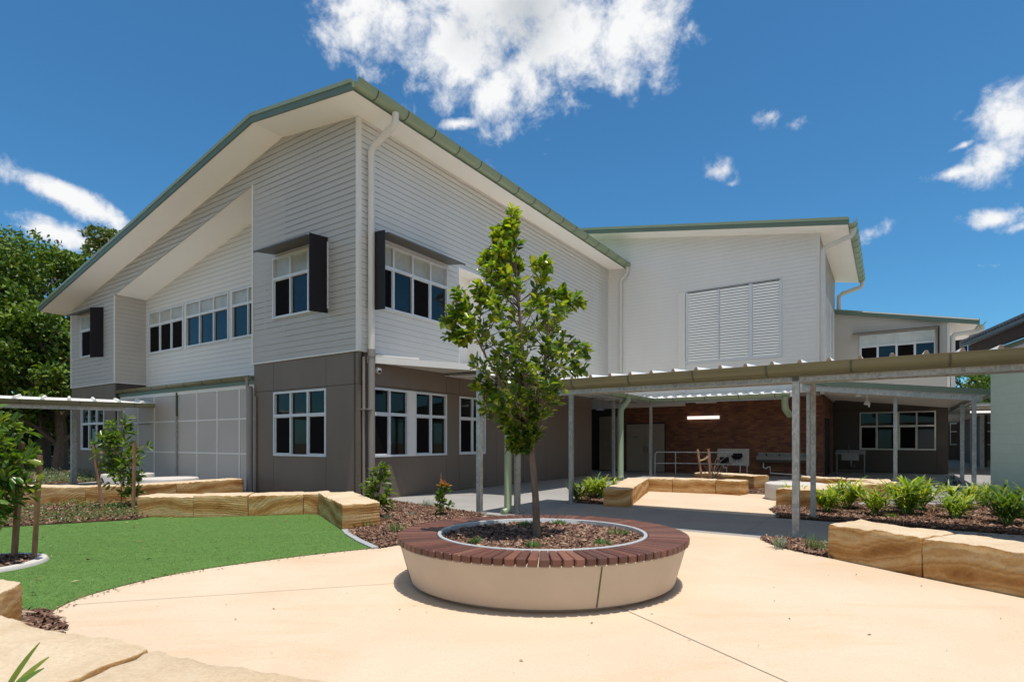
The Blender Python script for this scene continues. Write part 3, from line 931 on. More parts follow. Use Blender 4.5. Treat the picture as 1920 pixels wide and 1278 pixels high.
mb = MB(); mb.tube([(9.86, 14.6, 9.3), (9.86, 14.6, 9.12), (9.78, 14.6, 9.02), (9.0, 14.9, 8.87), (8.86, 14.95, 8.78), (8.85, 14.95, 8.6), (8.85, 14.95, 3.3)], 0.095, 14); mb.build('downpipe', M['pipe'], rb, smooth=True)
mb = MB(); mb.tube([(9.86, 22.9, 9.3), (9.86, 22.9, 9.12), (9.78, 22.9, 9.02), (9.0, 22.9, 8.82), (8.88, 22.9, 8.7), (8.87, 22.9, 8.5), (8.87, 22.9, 6.5)], 0.095, 14); mb.build('downpipe', M['pipe'], rb, smooth=True)
# brick undercroft
YB = 17.2; XR = 8.65
mb = MB()
mb.box(-0.1, XR, YB, YB + 0.2, 0, 3.9)
mb.build('brick_wall', M['brick'], rb)
mb = MB(); mb.box(XR - 0.2, XR, YB + 0.2, 22.4, 0, 3.9); mb.build('brick_return', M['brick'], rb)
mb = MB(); mb.box(-1.9, 2.95, YB - 0.08, YB - 0.01, 3.16, 3.75); mb.build('bulkhead', M['trim'], rb)
mb = MB(); mb.box(XR, XR + 0.03, 18.2, 20.4, 0.02, 2.5); mb.box(XR + 0.03, XR + 0.06, 18.7, 18.8, 0.02, 2.5); mb.box(XR + 0.03, XR + 0.06, 19.4, 19.5, 0.02, 2.5); mb.build('dark_doorway', M['black'], rb)
# double doors
dr = MB(); dr.box(-0.03, 2.0, YB - 0.03, YB - 0.001, 0.0, 2.40); dro = dr.build('double_door', M['joint'], rb)
for p, q in ((0.02, 0.98), (1.0, 1.95)):
    mb = MB(); mb.box(p, q, YB - 0.06, YB - 0.031, 0.02, 2.34); mb.build('door_leaf', M['door'], dro)
mb = MB()
for x in (0.9, 1.06): mb.box(x, x + 0.05, YB - 0.075, YB - 0.061, 0.95, 1.25); mb.box(x, x + 0.1 if x > 1 else x + 0.05, YB - 0.11, YB - 0.09, 1.1, 1.13)
mb.build('door_handle', M['stainless'], dro)
mb = MB(); mb.box(0.36, 0.58, YB - 0.066, YB - 0.061, 1.68, 1.72); mb.build('door_sign', M['hood_top'], dro)
# vent grille
mb = MB(); mb.box(3.44, 4.38, YB - 0.04, YB - 0.001, 3.26, 3.62); vg = mb.build('vent_grille', M['trim'], rb)
mb = MB()
for k in range(7): mb.box(3.49, 4.33, YB - 0.05, YB - 0.041, 3.30 + k * 0.042, 3.318 + k * 0.042)
mb.build('grille_slats', M['hood_top'], vg)

# right wing beyond
rw = root('wing_building', 'low pale two storey wing at right with dark panelled ground floor beyond the court', 'building', W(11, 22.4, 0), ROT)
YW = 22.4; mW = map_front(YW)
zw = lambda x: 6.82 + (13.19 - x) * 0.205
hw = (9.77, 12.70, 4.95, 6.58)
mb = MB(); boards(mb, mW, [(8.6, 13.17, 3.5, 3.5, zw(8.6), zw(13.17))], [hw], z_base=3.5, lip=0.012); mb.build('upper_wall', M['clad'], rw)
mb = MB(); mb.extr([(8.0, YW + 0.15, 3.4), (13.1, YW + 0.15, 3.4), (13.1, YW + 0.15, 6.7), (8.0, YW + 0.15, 7.8)], (0, 10, 0)); mb.box(8.0, 13.1, YW + 0.1, 32, 0, 3.4); mb.build('building_core', M['clad'], rw)
mb = MB(); mb.box(13.12, 13.22, 0.0, 0.035, 3.5, 6.8, mW); mb.build('corner_trim', M['trim'], rw)
window(rw, mW, *hw, 6.03, 4, ['s', 'g', 's', 'g'], 'b', blind='blind_white')
mb = MB(mW); mb.hexa([(9.5, 0.02, 6.68), (12.85, 0.02, 6.68), (12.85, 0.5, 6.62), (9.5, 0.5, 6.62), (9.5, 0.02, 6.72), (12.85, 0.02, 6.72), (12.85, 0.5, 6.65), (9.5, 0.5, 6.65)]); hh = mb.build('window_hood', M['hood_top'], rw)
mb = MB(mW); mb.box(12.78, 12.82, 0.02, 0.48, 4.9, 6.6); mb.build('hood_fin', M['hood'], hh)
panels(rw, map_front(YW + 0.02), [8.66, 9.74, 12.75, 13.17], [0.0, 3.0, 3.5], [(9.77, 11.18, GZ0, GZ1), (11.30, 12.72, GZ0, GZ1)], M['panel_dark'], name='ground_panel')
mb = MB(map_front(YW + 0.02)); mb.box(11.18, 11.30, -0.02, 0.045, GZ0, GZ1); mb.build('window_pier', M['frame_cream'], rw)
window(rw, map_front(YW + 0.02), 9.77, 11.18, GZ0, GZ1, GZT, 2, ['s', 'g'], 'g', 'frame_cream', glass='glass_dark')
window(rw, map_front(YW + 0.02), 11.30, 12.72, GZ0, GZ1, GZT, 2, ['s', 'g'], 'g', 'frame_cream', glass='glass_dark')
OW = YW - 0.12
mb = MB(); mb.extr([(8.6, OW, zw(8.6)), (14.2, OW, zw(14.2)), (14.2, OW, zw(14.2) + 0.03), (8.6, OW, zw(8.6) + 0.03)], (0, 10, 0)); mb.build('soffit', M['soffit'], rw)
mb = MB(); mb.extr([(8.6, OW, zw(8.6) + 0.03), (14.25, OW, zw(14.25) + 0.03), (14.25, OW, zw(14.25) + 0.24), (8.6, OW, zw(8.6) + 0.24)], (0, 10, 0)); mb.build('roof', M['green'], rw)
mb = MB(); mb.extr([(8.75, OW - 0.04, zw(8.75) - 0.02), (14.22, OW - 0.04, zw(14.22) - 0.02), (14.22, OW - 0.04, zw(14.22) + 0.17), (8.75, OW - 0.04, zw(8.75) + 0.17)], (0, 0.04, 0)); fa = mb.build('fascia', M['green_dark'], rw)
mb = MB(); mb.extr([(9.9, OW - 0.06, zw(9.9) + 0.17), (14.22, OW - 0.06, zw(14.22) + 0.17), (14.22, OW - 0.06, zw(14.22) + 0.22), (9.9, OW - 0.06, zw(9.9) + 0.22)], (0, 0.06, 0)); mb.build('barge_cap', M['roof_white'], fa)
gutter(rw, (14.22, OW - 0.03), (14.22, OW + 9.5), (1, 0), 0.0, 6.72, 0.18, 0.24, 'green', 0.9)
mb = MB(); mb.tube([(14.36, 22.6, 6.55), (14.34, 22.6, 6.42), (14.2, 22.6, 6.35), (13.4, 22.5, 6.28), (13.32, 22.5, 6.2), (13.32, 22.5, 3.3)], 0.1, 12); mb.tube([(14.36, 25, 6.55), (14.34, 25, 6.42), (14.2, 25, 6.35), (13.4, 25, 6.2)], 0.1, 12); mb.build('downpipe', M['pipe'], rw, smooth=True)
mb = MB(); mb.box(13.2, 14.0, 24.2, 24.25, 4.6, 6.25); mb.build('side_fin', M['hood'], rw)

# ------------------------------------------------------------------ CANOPIES
def post(name, parent, a, v, h, w=0.09, mat='galv', plate=True, z0=0.0):
    mb = MB(); mb.box(a - w / 2, a + w / 2, v - w / 2, v + w / 2, z0, h)
    o = mb.build(name, M[mat], parent)
    if plate:
        pb_ = MB(); pb_.box(a - 0.11, a + 0.11, v - 0.11, v + 0.11, z0 + 0.005, z0 + 0.022)
        for sx_ in (-0.085, 0.085):
            for sy_ in (-0.085, 0.085): pb_.tube([(a + sx_, v + sy_, z0 + 0.022), (a + sx_, v + sy_, z0 + 0.06)], 0.014, 6)
        pb_.build('base_plate', M['galv'], o)
    return o


def ribbed(parent, p00, p10, p01, p11, n, name='roof_sheet', mat='roof_white', rib_h=0.07, rib_w=0.055):
    """Roof sheet with trapezoid ribs running from edge p00-p10 to edge p01-p11 (a,v,z)."""
    mb = MB(); P = [Vector(p) for p in (p00, p10, p01, p11)]
    up = Vector((0, 0, 1)); t = 0.012
    mb.hexa([tuple(P[0]), tuple(P[1]), tuple(P[3]), tuple(P[2]), tuple(P[0] + up * t), tuple(P[1] + up * t), tuple(P[3] + up * t), tuple(P[2] + up * t)])
    e = (P[1] - P[0]).normalized()
    for i in range(n):
        s = (i + 0.5) / n
        q0 = P[0].lerp(P[1], s) + up * (t + 0.001); q1 = P[2].lerp(P[3], s) + up * (t + 0.001)
        vs = []
        for q in (q0, q1):
            vs += [tuple(q - e * rib_w), tuple(q + e * rib_w), tuple(q + e * rib_w * 0.45 + up * rib_h), tuple(q - e * rib_w * 0.45 + up * rib_h)]
        mb.add(vs, [(0, 1, 5, 4), (1, 2, 6, 5), (2, 3, 7, 6), (3, 0, 4, 7), (0, 3, 2, 1), (4, 5, 6, 7)])
    return mb.build(name, M[mat], parent)


# main covered walkway across the front
wk = root('covered_walkway', 'long covered walkway with olive gutter and galvanised posts crossing the right half', 'walkway canopy', W(9.7, 1.5, 0), ROT)
A0, A1 = 4.1, 15.5
ribbed(wk, (A0, 0.17, 2.69), (A1, 0.17, 2.69), (A0, 2.95, 2.88), (A1, 2.95, 2.88), 29, rib_h=0.052, rib_w=0.036)
mb = MB()
for i in range(29):
    x_ = A0 + (A1 - A0) * (i + 0.5) / 29
    mb.extr([(x_ - 0.034, 0.162, 2.704), (x_ + 0.034, 0.162, 2.704), (x_ + 0.015, 0.162, 2.752), (x_ - 0.015, 0.162, 2.752)], (0, 0.007, 0))
mb.box(A0, A1, 0.162, 0.168, 2.692, 2.7035)
mb.build('rib_closure', M['closure'], wk)
gutter(wk, (A0, 0.20), (A1, 0.20), (0, -1), 0.0, 2.665, 0.15, 0.19, 'olive', 1.08)
mb = MB(); mb.box(A0, A1, 0.202, 0.23, 2.50, 2.65); mb.build('fascia', M['olive'], wk)
mb = MB(); mb.box(A0 + 0.05, A1, 0.28, 0.36, 2.43, 2.55); mb.box(A0 + 0.05, A1, 0.265, 0.375, 2.425, 2.437); mb.box(A0 + 0.05, A1, 0.265, 0.375, 2.543, 2.555); mb.build('front_beam', M['galv'], wk)
mb = MB(); mb.box(A0 + 0.05, A1, 2.70, 2.80, 2.62, 2.76); mb.build('rear_beam', M['galv'], wk)
mb = MB()
for x in [A0 + 0.3 + 1.3 * i for i in range(9)]: mb.hexa([(x, 0.37, 2.56), (x + 0.06, 0.37, 2.56), (x + 0.06, 2.9, 2.75), (x, 2.9, 2.75), (x, 0.37, 2.65), (x + 0.06, 0.37, 2.65), (x + 0.06, 2.9, 2.845), (x, 2.9, 2.845)])
mb.build('rafters', M['galv'], wk)
for a, v, h in ((4.5, 0.33, 2.43), (9.73, 0.33, 2.64), (14.96, 0.33, 2.43), (4.54, 2.65, 2.62), (9.73, 2.75, 2.62)):
    o = post('post', wk, a, v, h, 0.1 if v < 1 else 0.088)
for dx in (-0.2, 0.2):
    mb = MB(); mb.box(9.73 + dx - 0.13, 9.73 + dx + 0.13, 0.262, 0.276, 2.44, 2.54)
    for k in (-0.07, 0.02, 0.09): mb.tube([(9.73 + dx + k, 0.265, 2.49), (9.73 + dx + k, 0.24, 2.49)], 0.014, 6)
    mb.build('splice_plate', M['galv'], wk)
mb = MB(); mb.tube([(4.38, 0.16, 2.55), (4.38, 0.16, 0.12), (4.36, 0.10, 0.05), (4.34, 0.03, 0.03)], 0.075, 14); mb.build('downpipe', M['green'], wk, smooth=True)
# awning post standing alone to the left of the walkway
pp = root('awning_post', 'lone galvanised steel post left of the green downpipe', 'post', W(3.87, -0.14, 0), ROT)
post('shaft', pp, 3.87, -0.14, 3.0, 0.1)

# court canopy (L shaped, against the long side and the brick wall)
cc = root('court_canopy', 'L shaped white roofed canopy with green gutter around the rear of the court', 'canopy', W(2.4, 14.4, 0), ROT)
GY = 13.7
ribbed(cc, (2.58, 3.2, 3.27), (2.58, GY, 3.27), (0.05, 3.2, 3.42), (0.05, GY, 3.42), 20)
ribbed(cc, (2.60, GY + 0.02, 3.27), (7.85, GY + 0.02, 3.27), (2.60, 17.15, 3.80), (7.85, 17.15, 3.80), 13)
ribbed(cc, (0.05, GY + 0.02, 3.42), (2.58, GY + 0.02, 3.27), (0.05, 17.15, 3.80), (2.58, 17.15, 3.80), 5)
gutter(cc, (2.58, 3.2), (2.58, GY), (1, 0), 0.0, 3.28, 0.14, 0.18, 'green', 1.2)
gutter(cc, (2.76, GY), (7.9, GY), (0, -1), 0.0, 3.28, 0.14, 0.18, 'green', 1.2)
mb = MB(); mb.box(2.46, 2.54, 3.2, GY, 3.08, 3.24); mb.box(2.54, 7.85, GY + 0.05, GY + 0.13, 3.08, 3.24); mb.build('beam', M['galv'], cc)
mb = MB(); mb.extr([(7.85, GY, 3.14), (7.85, 17.15, 3.66), (7.85, 17.15, 3.86), (7.85, GY, 3.34)], (0.05, 0, 0)); mb.build('verge', M['trim'], cc)
for a, v in ((2.0, 11.0), (2.5, GY + 0.08)): post('post', cc, a, v, 3.09, 0.1)
mb = MB(); mb.tube([(2.62, 10.9, 3.2), (2.62, 10.9, 3.05), (2.55, 10.85, 2.92), (2.47, 10.7, 2.78), (2.44, 10.65, 2.6), (2.44, 10.65, 0.2), (2.48, 10.6, 0.08), (2.55, 10.5, 0.04)], 0.12, 16)
mb.build('downpipe', M['green'], cc, smooth=True)
mb = MB(); mb.tube([(7.72, GY - 0.1, 3.15), (7.72, GY - 0.1, 2.9), (7.72, GY + 0.05, 2.7), (7.78, GY + 0.6, 2.5)], 0.115, 14); mb.build('downpipe', M['green'], cc, smooth=True)

# right hand canopy by the wing
rc = root('wing_canopy', 'canopy with dark green fascia and galvanised beam in front of the low wing', 'canopy', W(11, 15, 0), ROT)
zc = lambda x: 3.60 - (x - 8.67) * 0.118
mb = MB(); mb.extr([(8.2, 14.4, zc(8.2)), (13.7, 14.4, zc(13.7)), (13.7, 14.4, zc(13.7) + 0.19), (8.2, 14.4, zc(8.2) + 0.19)], (0, 0.05, 0)); mb.build('fascia', M['green_dark'], rc)
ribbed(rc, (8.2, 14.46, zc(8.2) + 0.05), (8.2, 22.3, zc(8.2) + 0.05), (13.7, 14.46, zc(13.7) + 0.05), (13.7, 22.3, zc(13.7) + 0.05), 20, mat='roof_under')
mb = MB(); mb.extr([(8.2, 14.5, zc(8.2) - 0.22), (13.5, 14.5, zc(13.5) - 0.22), (13.5, 14.5, zc(13.5) - 0.01), (8.2, 14.5, zc(8.2) - 0.01)], (0, 0.1, 0)); mb.box(13.2, 13.3, 14.6, 22.3, 2.80, 2.98); mb.build('beam', M['galv'], rc)
mb = MB()
for k in range(7): mb.extr([(8.25, 15.4 + k, zc(8.25) - 0.12), (13.3, 15.4 + k, zc(13.3) - 0.12), (13.3, 15.4 + k, zc(13.3) + 0.04), (8.25, 15.4 + k, zc(8.25) + 0.04)], (0, 0.06, 0))
mb.build('purlins', M['roof_under'], rc)
gutter(rc, (13.7, 14.42), (13.7, 22.3), (1, 0), 0.0, zc(13.7) + 0.12, 0.14, 0.18, 'green', 1.2)
for a, v, h in ((11.14, 15.29, zc(11.14) - 0.12), (13.13, 16.3, 2.82), (13.29, 14.55, zc(13.29) - 0.05), (8.33, 15.2, zc(8.33) - 0.12)):
    post('post', rc, a, v, h, 0.12)
fl = root('flood_light', 'pair of white flood lights hanging under the canopy roof at right', 'light', W(10.1, 15.8, 3.1), ROT)
mb = MB(); mb.tube([(10.0, 15.6, 3.30), (10.0, 15.6, 3.19)], [0.09, 0.11], 12); mb.tube([(10.25, 16.0, 3.30), (10.25, 16.0, 3.02)], 0.02, 8); mb.tube([(10.25, 16.0, 3.06), (10.25, 15.95, 2.92)], [0.06, 0.11], 12); mb.tube([(10.3, 16.0, 2.92), (10.32, 16.0, 2.80)], 0.025, 8)
mb.build('lamp_housing', M['white'], fl, smooth=True)

# left covered walkway
lw = root('left_walkway', 'white roofed covered walkway entering from the left edge', 'walkway canopy', W(-11.5, -2.0, 0), ROT)
g0, g1 = (-11.75, -7.2), (-9.55, -0.46)
du = math.hypot(g1[0] - g0[0], g1[1] - g0[1]); ux, uy = (g1[0] - g0[0]) / du, (g1[1] - g0[1]) / du
ox, oy = uy, -ux
q0, q1 = (g0[0] - ox * 2.5, g0[1] - oy * 2.5), (g1[0] - ox * 2.5, g1[1] - oy * 2.5)
ribbed(lw, (*g0, 2.75), (*g1, 2.75), (*q0, 2.98), (*q1, 2.98), 11)
gutter(lw, g0, g1, (ox, oy), 0.0, 2.74, 0.13, 0.17, 'olive', 1.3)
mb = MB()
def beam(mb, p, q, z0, z1, w):
    L = math.hypot(q[0] - p[0], q[1] - p[1]); nx, ny = -(q[1] - p[1]) / L * w / 2, (q[0] - p[0]) / L * w / 2
    mb.hexa([(p[0] + nx, p[1] + ny, z0), (q[0] + nx, q[1] + ny, z0), (q[0] - nx, q[1] - ny, z0), (p[0] - nx, p[1] - ny, z0), (p[0] + nx, p[1] + ny, z1), (q[0] + nx, q[1] + ny, z1), (q[0] - nx, q[1] - ny, z1), (p[0] - nx, p[1] - ny, z1)])
beam(mb, (g0[0] - ox * 0.12, g0[1] - oy * 0.12), (g1[0] - ox * 0.12 - ux * 0.8, g1[1] - oy * 0.12 - uy * 0.8), 2.49, 2.66, 0.09)
beam(mb, (q0[0] + ox * 0.25, q0[1] + oy * 0.25), (q1[0] + ox * 0.25, q1[1] + oy * 0.25), 2.72, 2.88, 0.09)
mb.build('beam', M['galv'], lw)
post('post', lw, -12.49, -1.75, 2.75, 0.14)
post('post', lw, -11.95, -0.55, 2.75, 0.12)

# ------------------------------------------------------------------ COURT FITTINGS
tl = root('tube_light', 'lit fluorescent tube light on the brick wall', 'light', W(3.7, YB, 2.6), ROT)
mb = MB(); mb.box(3.06, 4.52, YB - 0.05, YB - 0.002, 2.53, 2.66); mb.build('fitting', M['white'], tl)
mb = MB(); mb.box(3.07, 4.51, YB - 0.12, YB - 0.051, 2.525, 2.665); mb.build('diffuser', M['lamp'], tl)
gl = root('security_gate', 'cream slatted gate leaf standing open in the dark passage', 'gate', W(-0.8, 16.7, 0), ROT)
mb = MB(); mb.box(-1.25, -0.30, 16.7, 16.75, 0.06, 0.14); mb.box(-1.25, -0.30, 16.7, 16.75, 2.66, 2.74); mb.box(-1.25, -1.19, 16.7, 16.75, 0.06, 2.74); mb.box(-0.36, -0.30, 16.7, 16.75, 0.06, 2.74); mb.box(-1.25, -0.3, 16.7, 16.75, 1.3, 1.36); mb.build('gate_frame', M['door'], gl)
mb = MB()
for k in range(22): mb.box(-1.18 + k * 0.0375, -1.155 + k * 0.0375, 16.715, 16.735, 0.14, 2.66)
mb.build('gate_slats', M['door'], gl)
pl = root('ceiling_lamp', 'small white round lamp under the passage ceiling', 'light', W(-0.9, 16.0, 3.1), ROT)
mb = MB(); mb.tube([(-0.85, 15.9, 3.02), (-0.85, 15.9, 3.08)], [0.2, 0.16], 14); mb.build('shade', M['white'], pl, smooth=True)
mb = MB(); mb.tube([(-0.85, 15.9, 3.08), (-0.85, 15.9, 3.55)], 0.012, 6); mb.build('stem', M['white'], pl)
# handrail
hr = root('handrail', 'galvanised two rail tubular handrail in front of the brick wall', 'handrail', W(4.4, 14.2, 0), ROT)
V0 = 15.0
mb = MB()
pts = [(2.60, 14.0, 0.0), (2.60, 14.0, 0.98), (2.66, 14.05, 1.03), (3.3, V0 - 0.4, 1.03), (6.05, V0, 1.03), (6.12, V0, 0.97), (6.12, V0, 0.0)]
mb.tube(pts, 0.025, 8); mb.tube([(2.60, 14.0, 0.55), (3.3, V0 - 0.4, 0.55), (6.12, V0, 0.55)], 0.02, 8)
mb.build('rail', M['galv'], hr, smooth=True)
for p in ((3.3, V0 - 0.4), (4.7, 14.82)):
    mb = MB(); mb.tube([(p[0], p[1], 0), (p[0], p[1], 1.02)], 0.022, 8); mb.build('stanchion', M['galv'], hr, smooth=True)
# drinking fountains
df = root('drinking_fountain', 'twin dark bowl drinking fountains on a pale wall board', 'drinking fountain', W(5.0, YB, 0.4), ROT)
mb = MB(); mb.box(4.42, 5.78, YB - 0.03, YB - 0.002, 0.40, 1.16); mb.build('back_board', M['concrete_white'], df)
for cx_, z in ((4.72, 0.62), (5.3, 0.86)):
    mb = MB(); mb.tube([(cx_, YB - 0.2, z), (cx_, YB - 0.2, z - 0.05), (cx_, YB - 0.2, z - 0.13), (cx_, YB - 0.2, z - 0.18)], [0.24, 0.235, 0.17, 0.05], 18); mb.box(cx_ - 0.2, cx_ + 0.2, YB - 0.06, YB - 0.031, z, z + 0.16); bw_ = mb.build('bowl', M['hood'], df, smooth=True)
    mb = MB(); mb.tube([(cx_, YB - 0.2, z - 0.18), (cx_, YB - 0.2, z - 0.3), (cx_ + 0.08, YB - 0.2, z - 0.34), (cx_ + 0.12, YB - 0.2, z - 0.28), (cx_ + 0.12, YB - 0.1, z - 0.3), (cx_ + 0.12, YB - 0.1, 0.1)], 0.025, 8); mb.build('waste_pipe', M['white'], bw_, smooth=True)
# wash trough
wt = root('wash_trough', 'long stainless steel wash trough with waste pipe on the brick wall', 'trough', W(7.2, YB, 0.6), ROT)
mb = MB(); mb.extr([(6.15, YB - 0.42, 0.86), (6.15, YB - 0.42, 0.70), (6.15, YB - 0.36, 0.58), (6.15, YB - 0.02, 0.58), (6.15, YB - 0.02, 1.0), (6.15, YB - 0.05, 1.0), (6.15, YB - 0.06, 0.64), (6.15, YB - 0.34, 0.64), (6.15, YB - 0.38, 0.86)], (2.3, 0, 0)); mb.build('basin', M['stainless'], wt)
mb = MB(); mb.tube([(6.4, YB - 0.2, 0.58), (6.4, YB - 0.2, 0.36), (6.5, YB - 0.2, 0.30), (6.58, YB - 0.2, 0.38), (6.66, YB - 0.2, 0.40), (6.68, YB - 0.2, 0.12), (8.0, YB - 0.15, 0.06)], 0.028, 8); mb.build('waste_pipe', M['white'], wt, smooth=True)
for k in range(4):
    mb = MB(); mb.tube([(6.5 + k * 0.52, YB - 0.03, 0.94), (6.5 + k * 0.52, YB - 0.12, 0.94), (6.5 + k * 0.52, YB - 0.16, 0.88)], 0.018, 8); mb.build('tap', M['black'], wt, smooth=True)
# bench sink in the corner
bs = root('sink_bench', 'freestanding stainless steel sink bench in the dark corner by the wing', 'sink', W(9.35, 19.6, 0), ROT)
sx0, sx1, sy0, sy1 = 8.95, 10.1, 19.3, 19.95
mb = MB(); mb.box(sx0, sx1, sy0, sy1, 0.93, 0.98); mb.box(sx0, sx1, sy1 - 0.03, sy1, 0.98, 1.1); mb.build('bench_top', M['stainless'], bs)
mb = MB(); mb.box(sx0 + 0.25, sx1 - 0.25, sy0 + 0.08, sy1 - 0.1, 0.66, 0.93); mb.build('bowl', M['stainless'], bs)
for a, v in ((sx0 + 0.05, sy0 + 0.05), (sx1 - 0.05, sy0 + 0.05), (sx0 + 0.05, sy1 - 0.05), (sx1 - 0.05, sy1 - 0.05)):
    mb = MB(); mb.tube([(a, v, 0), (a, v, 0.93)], 0.022, 8); mb.build('leg', M['stainless'], bs)
mb = MB()
for z in (0.2,): mb.tube([(sx0 + 0.05, sy0 + 0.05, z), (sx1 - 0.05, sy0 + 0.05, z)], 0.018, 8); mb.tube([(sx0 + 0.05, sy1 - 0.05, z), (sx1 - 0.05, sy1 - 0.05, z)], 0.018, 8)
mb.build('brace', M['stainless'], bs)
mb = MB(); mb.tube([(9.45, sy1 - 0.08, 0.98), (9.45, sy1 - 0.08, 1.32), (9.45, sy1 - 0.14, 1.38), (9.45, sy1 - 0.26, 1.34)], 0.016, 8); mb.tube([(9.55, sy0 + 0.2, 0.66), (9.55, sy0 + 0.2, 0.4), (9.62, sy0 + 0.2, 0.36), (9.68, sy0 + 0.2, 0.45)], 0.03, 8); mb.build('tap', M['stainless'], bs, smooth=True)

# ------------------------------------------------------------------ GREEN BLOCK BUILDING (right edge)
gx, gy = 0.395 / math.hypot(0.395, 1), 1 / math.hypot(0.395, 1)
GR = math.atan2(-gx, gy)
def gmap(s, d, z):     # s along wall (away), d to the right
    return (14.74 + s * gx + d * gy, 17.33 + s * gy - d * gx, z)
gb = root('green_building', 'mint green painted block building with slate blue roof at the right edge', 'building', (14.74, 17.33, 0), GR)
mb = MB(gmap); mb.box(-9, 0, 0, 7, 0, 4.3); mb.build('block_wall', M['greenblock'], gb)
mb = MB(gmap); mb.hexa([(-9, -0.62, 4.50), (0.55, -0.62, 4.50), (0.55, 4, 5.5), (-9, 4, 5.5), (-9, -0.62, 4.70), (0.55, -0.62, 4.70), (0.55, 4, 5.7), (-9, 4, 5.7)]); rf = mb.build('roof', M['roof_blue'], gb)
mb = MB(gmap)
zz_ = []
for k in range(46): zz_ += [(-8.8 + k * 0.2, 4.60), (-8.76 + k * 0.2, 4.63), (-8.70 + k * 0.2, 4.63), (-8.66 + k * 0.2, 4.60)]
zz_ += [(zz_[-1][0], 4.595), (zz_[0][0], 4.595)]
mb.extr([(s_, -0.632, z_) for s_, z_ in zz_], (0, 0.01, 0))
mb.build('sheet_corrugation', M['joint'], rf)
mb = MB(gmap); mb.box(-9, 0.2, -0.5, -0.44, 4.18, 4.50); mb.build('fascia', M['timber_red'], gb)
mb = MB(gmap); mb.box(-9, 0.2, -0.44, 0, 4.32, 4.36); mb.build('eave_lining', M['timber_red'], gb)
mb = MB(gmap); mb.tube([(-9, -0.35, 4.0), (-0.3, -0.35, 3.93)], 0.09, 12); mb.tube([(-9, -0.12, 3.82), (-0.9, -0.12, 3.72)], 0.08, 12); mb.build('pipe', M['pipe'], gb, smooth=True)

# far covered area seen through the gap
fb = root('far_walkway', 'distant dark covered way with pale posts seen through the gap at right', 'walkway canopy', W(15, 29, 0), ROT)
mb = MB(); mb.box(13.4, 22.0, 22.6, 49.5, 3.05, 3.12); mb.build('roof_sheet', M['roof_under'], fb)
for a, v in ((15.03, 28.9), (15.3, 36), (16.5, 33), (17.4, 28.6), (17.9, 36)): post('post', fb, a, v, 3.05, 0.16, plate=False)
mb = MB(); mb.tube([(14.2, 25.2, 2.9), (15.7, 25.6, 2.9)], 0.05, 8); mb.build('tube_light', M['lamp'], fb)
fh = root('far_building', 'distant low grey building with dark windows seen through the gap at right', 'building', W(16, 50, 0), ROT)
mb = MB(); mb.box(10, 24, 50, 56, 0, 4.4); mb.build('wall', M['panel_dark'], fh)  # dark panel colour stands in for the shade on this wall
for k in range(5):
    window(fh, map_front(50.0), 13.0 + k * 2.2, 14.7 + k * 2.2, 1.2, 3.0, 2.3, 2, ['g', 'g'], 'g', 'frame', glass='glass_dark')
mb = MB(); mb.box(9, 25, 49, 57, 4.4, 4.6); mb.build('roof', M['green_dark'], fh)
fw_ = root('red_building', 'dark red timber wall in shade between the wing and the green building', 'building', W(19.5, 30, 0), ROT)
mb = MB(); mb.box(15.5, 15.7, 33, 48, 0, 3.0); mb.build('wall', M['timber_red'], fw_)

# ------------------------------------------------------------------ GROUND
def sheet(name, poly, z, mat, kind='structure', mp=wmap):
    mb = MB(mp); mb.add([(x, y, z) for x, y in poly], [tuple(range(len(poly)))])
    o = mb.build(name, mat); o['kind'] = kind
    return o


sheet('ground', [(-400, -60), (400, -60), (400, 600), (-400, 600)], -0.02, M['ground'])
sheet('pavement', [W(*p)[:2] for p in ((-20, -3.3), (-4.4, -3.3), (-4.4, -0.2), (0.4, -0.2), (0.8, 0.45), (3.9, -0.2), (16.5, -0.12), (19, 48), (-6, 48), (-6, 17.2), (-20, 1.2))], 0.0, M['path'])


def smooth_curve(pts, n=8):
    out = []
    for i in range(len(pts) - 1):
        p0 = pts[max(i - 1, 0)]; p1 = pts[i]; p2 = pts[i + 1]; p3 = pts[min(i + 2, len(pts) - 1)]
        for k in range(n):
            t = k / n
            out.append(tuple(0.5 * (2 * b_ + (c - a) * t + (2 * a - 5 * b_ + 4 * c - d) * t * t + (-a + 3 * b_ - 3 * c + d) * t ** 3) for a, b_, c, d in zip(p0, p1, p2, p3)))
    out.append(pts[-1])
    return out


lawn_edge = smooth_curve([(-1.94, 7.84), (-2.55, 7.46), (-3.15, 6.99), (-3.62, 6.55), (-3.91, 6.10), (-4.08, 5.6), (-4.10, 5.2), (-3.98, 4.78)])
m5_edge = smooth_curve([(3.84, 8.66), (3.76, 8.3), (3.80, 7.85), (3.92, 7.5), (4.10, 7.15)])
plaza = [(-0.55, 11.35), W(8.26, -0.12)[:2], W(9.3, -0.12)[:2]] + m5_edge + [(4.49, 6.2), (4.95, 5.2), (5.6, 3.9), (6.5, 2.5), (10, 1), (22, -2), (22, -40), (-26, -40), (-26, 1.0), (-6, 1.5), (-4.2, 4.3)] + lawn_edge[::-1] + [(-1.6, 8.1), (-1.0, 9.6)]  # wide unseen apron behind the viewpoint is added for bounce light
sheet('plaza_paving', plaza, 0.006, M['plaza'])
court = [W(*p)[:2] for p in ((5.9, 2.72), (9.12, 2.6), (8.9, 3.4), (8.75, 4.6), (8.9, 5.6), (10.2, 9.5), (10, 12.5), (4.8, 12.5), (4.6, 7.0))]
sheet('court_paving', court, 0.006, M['plaza'])
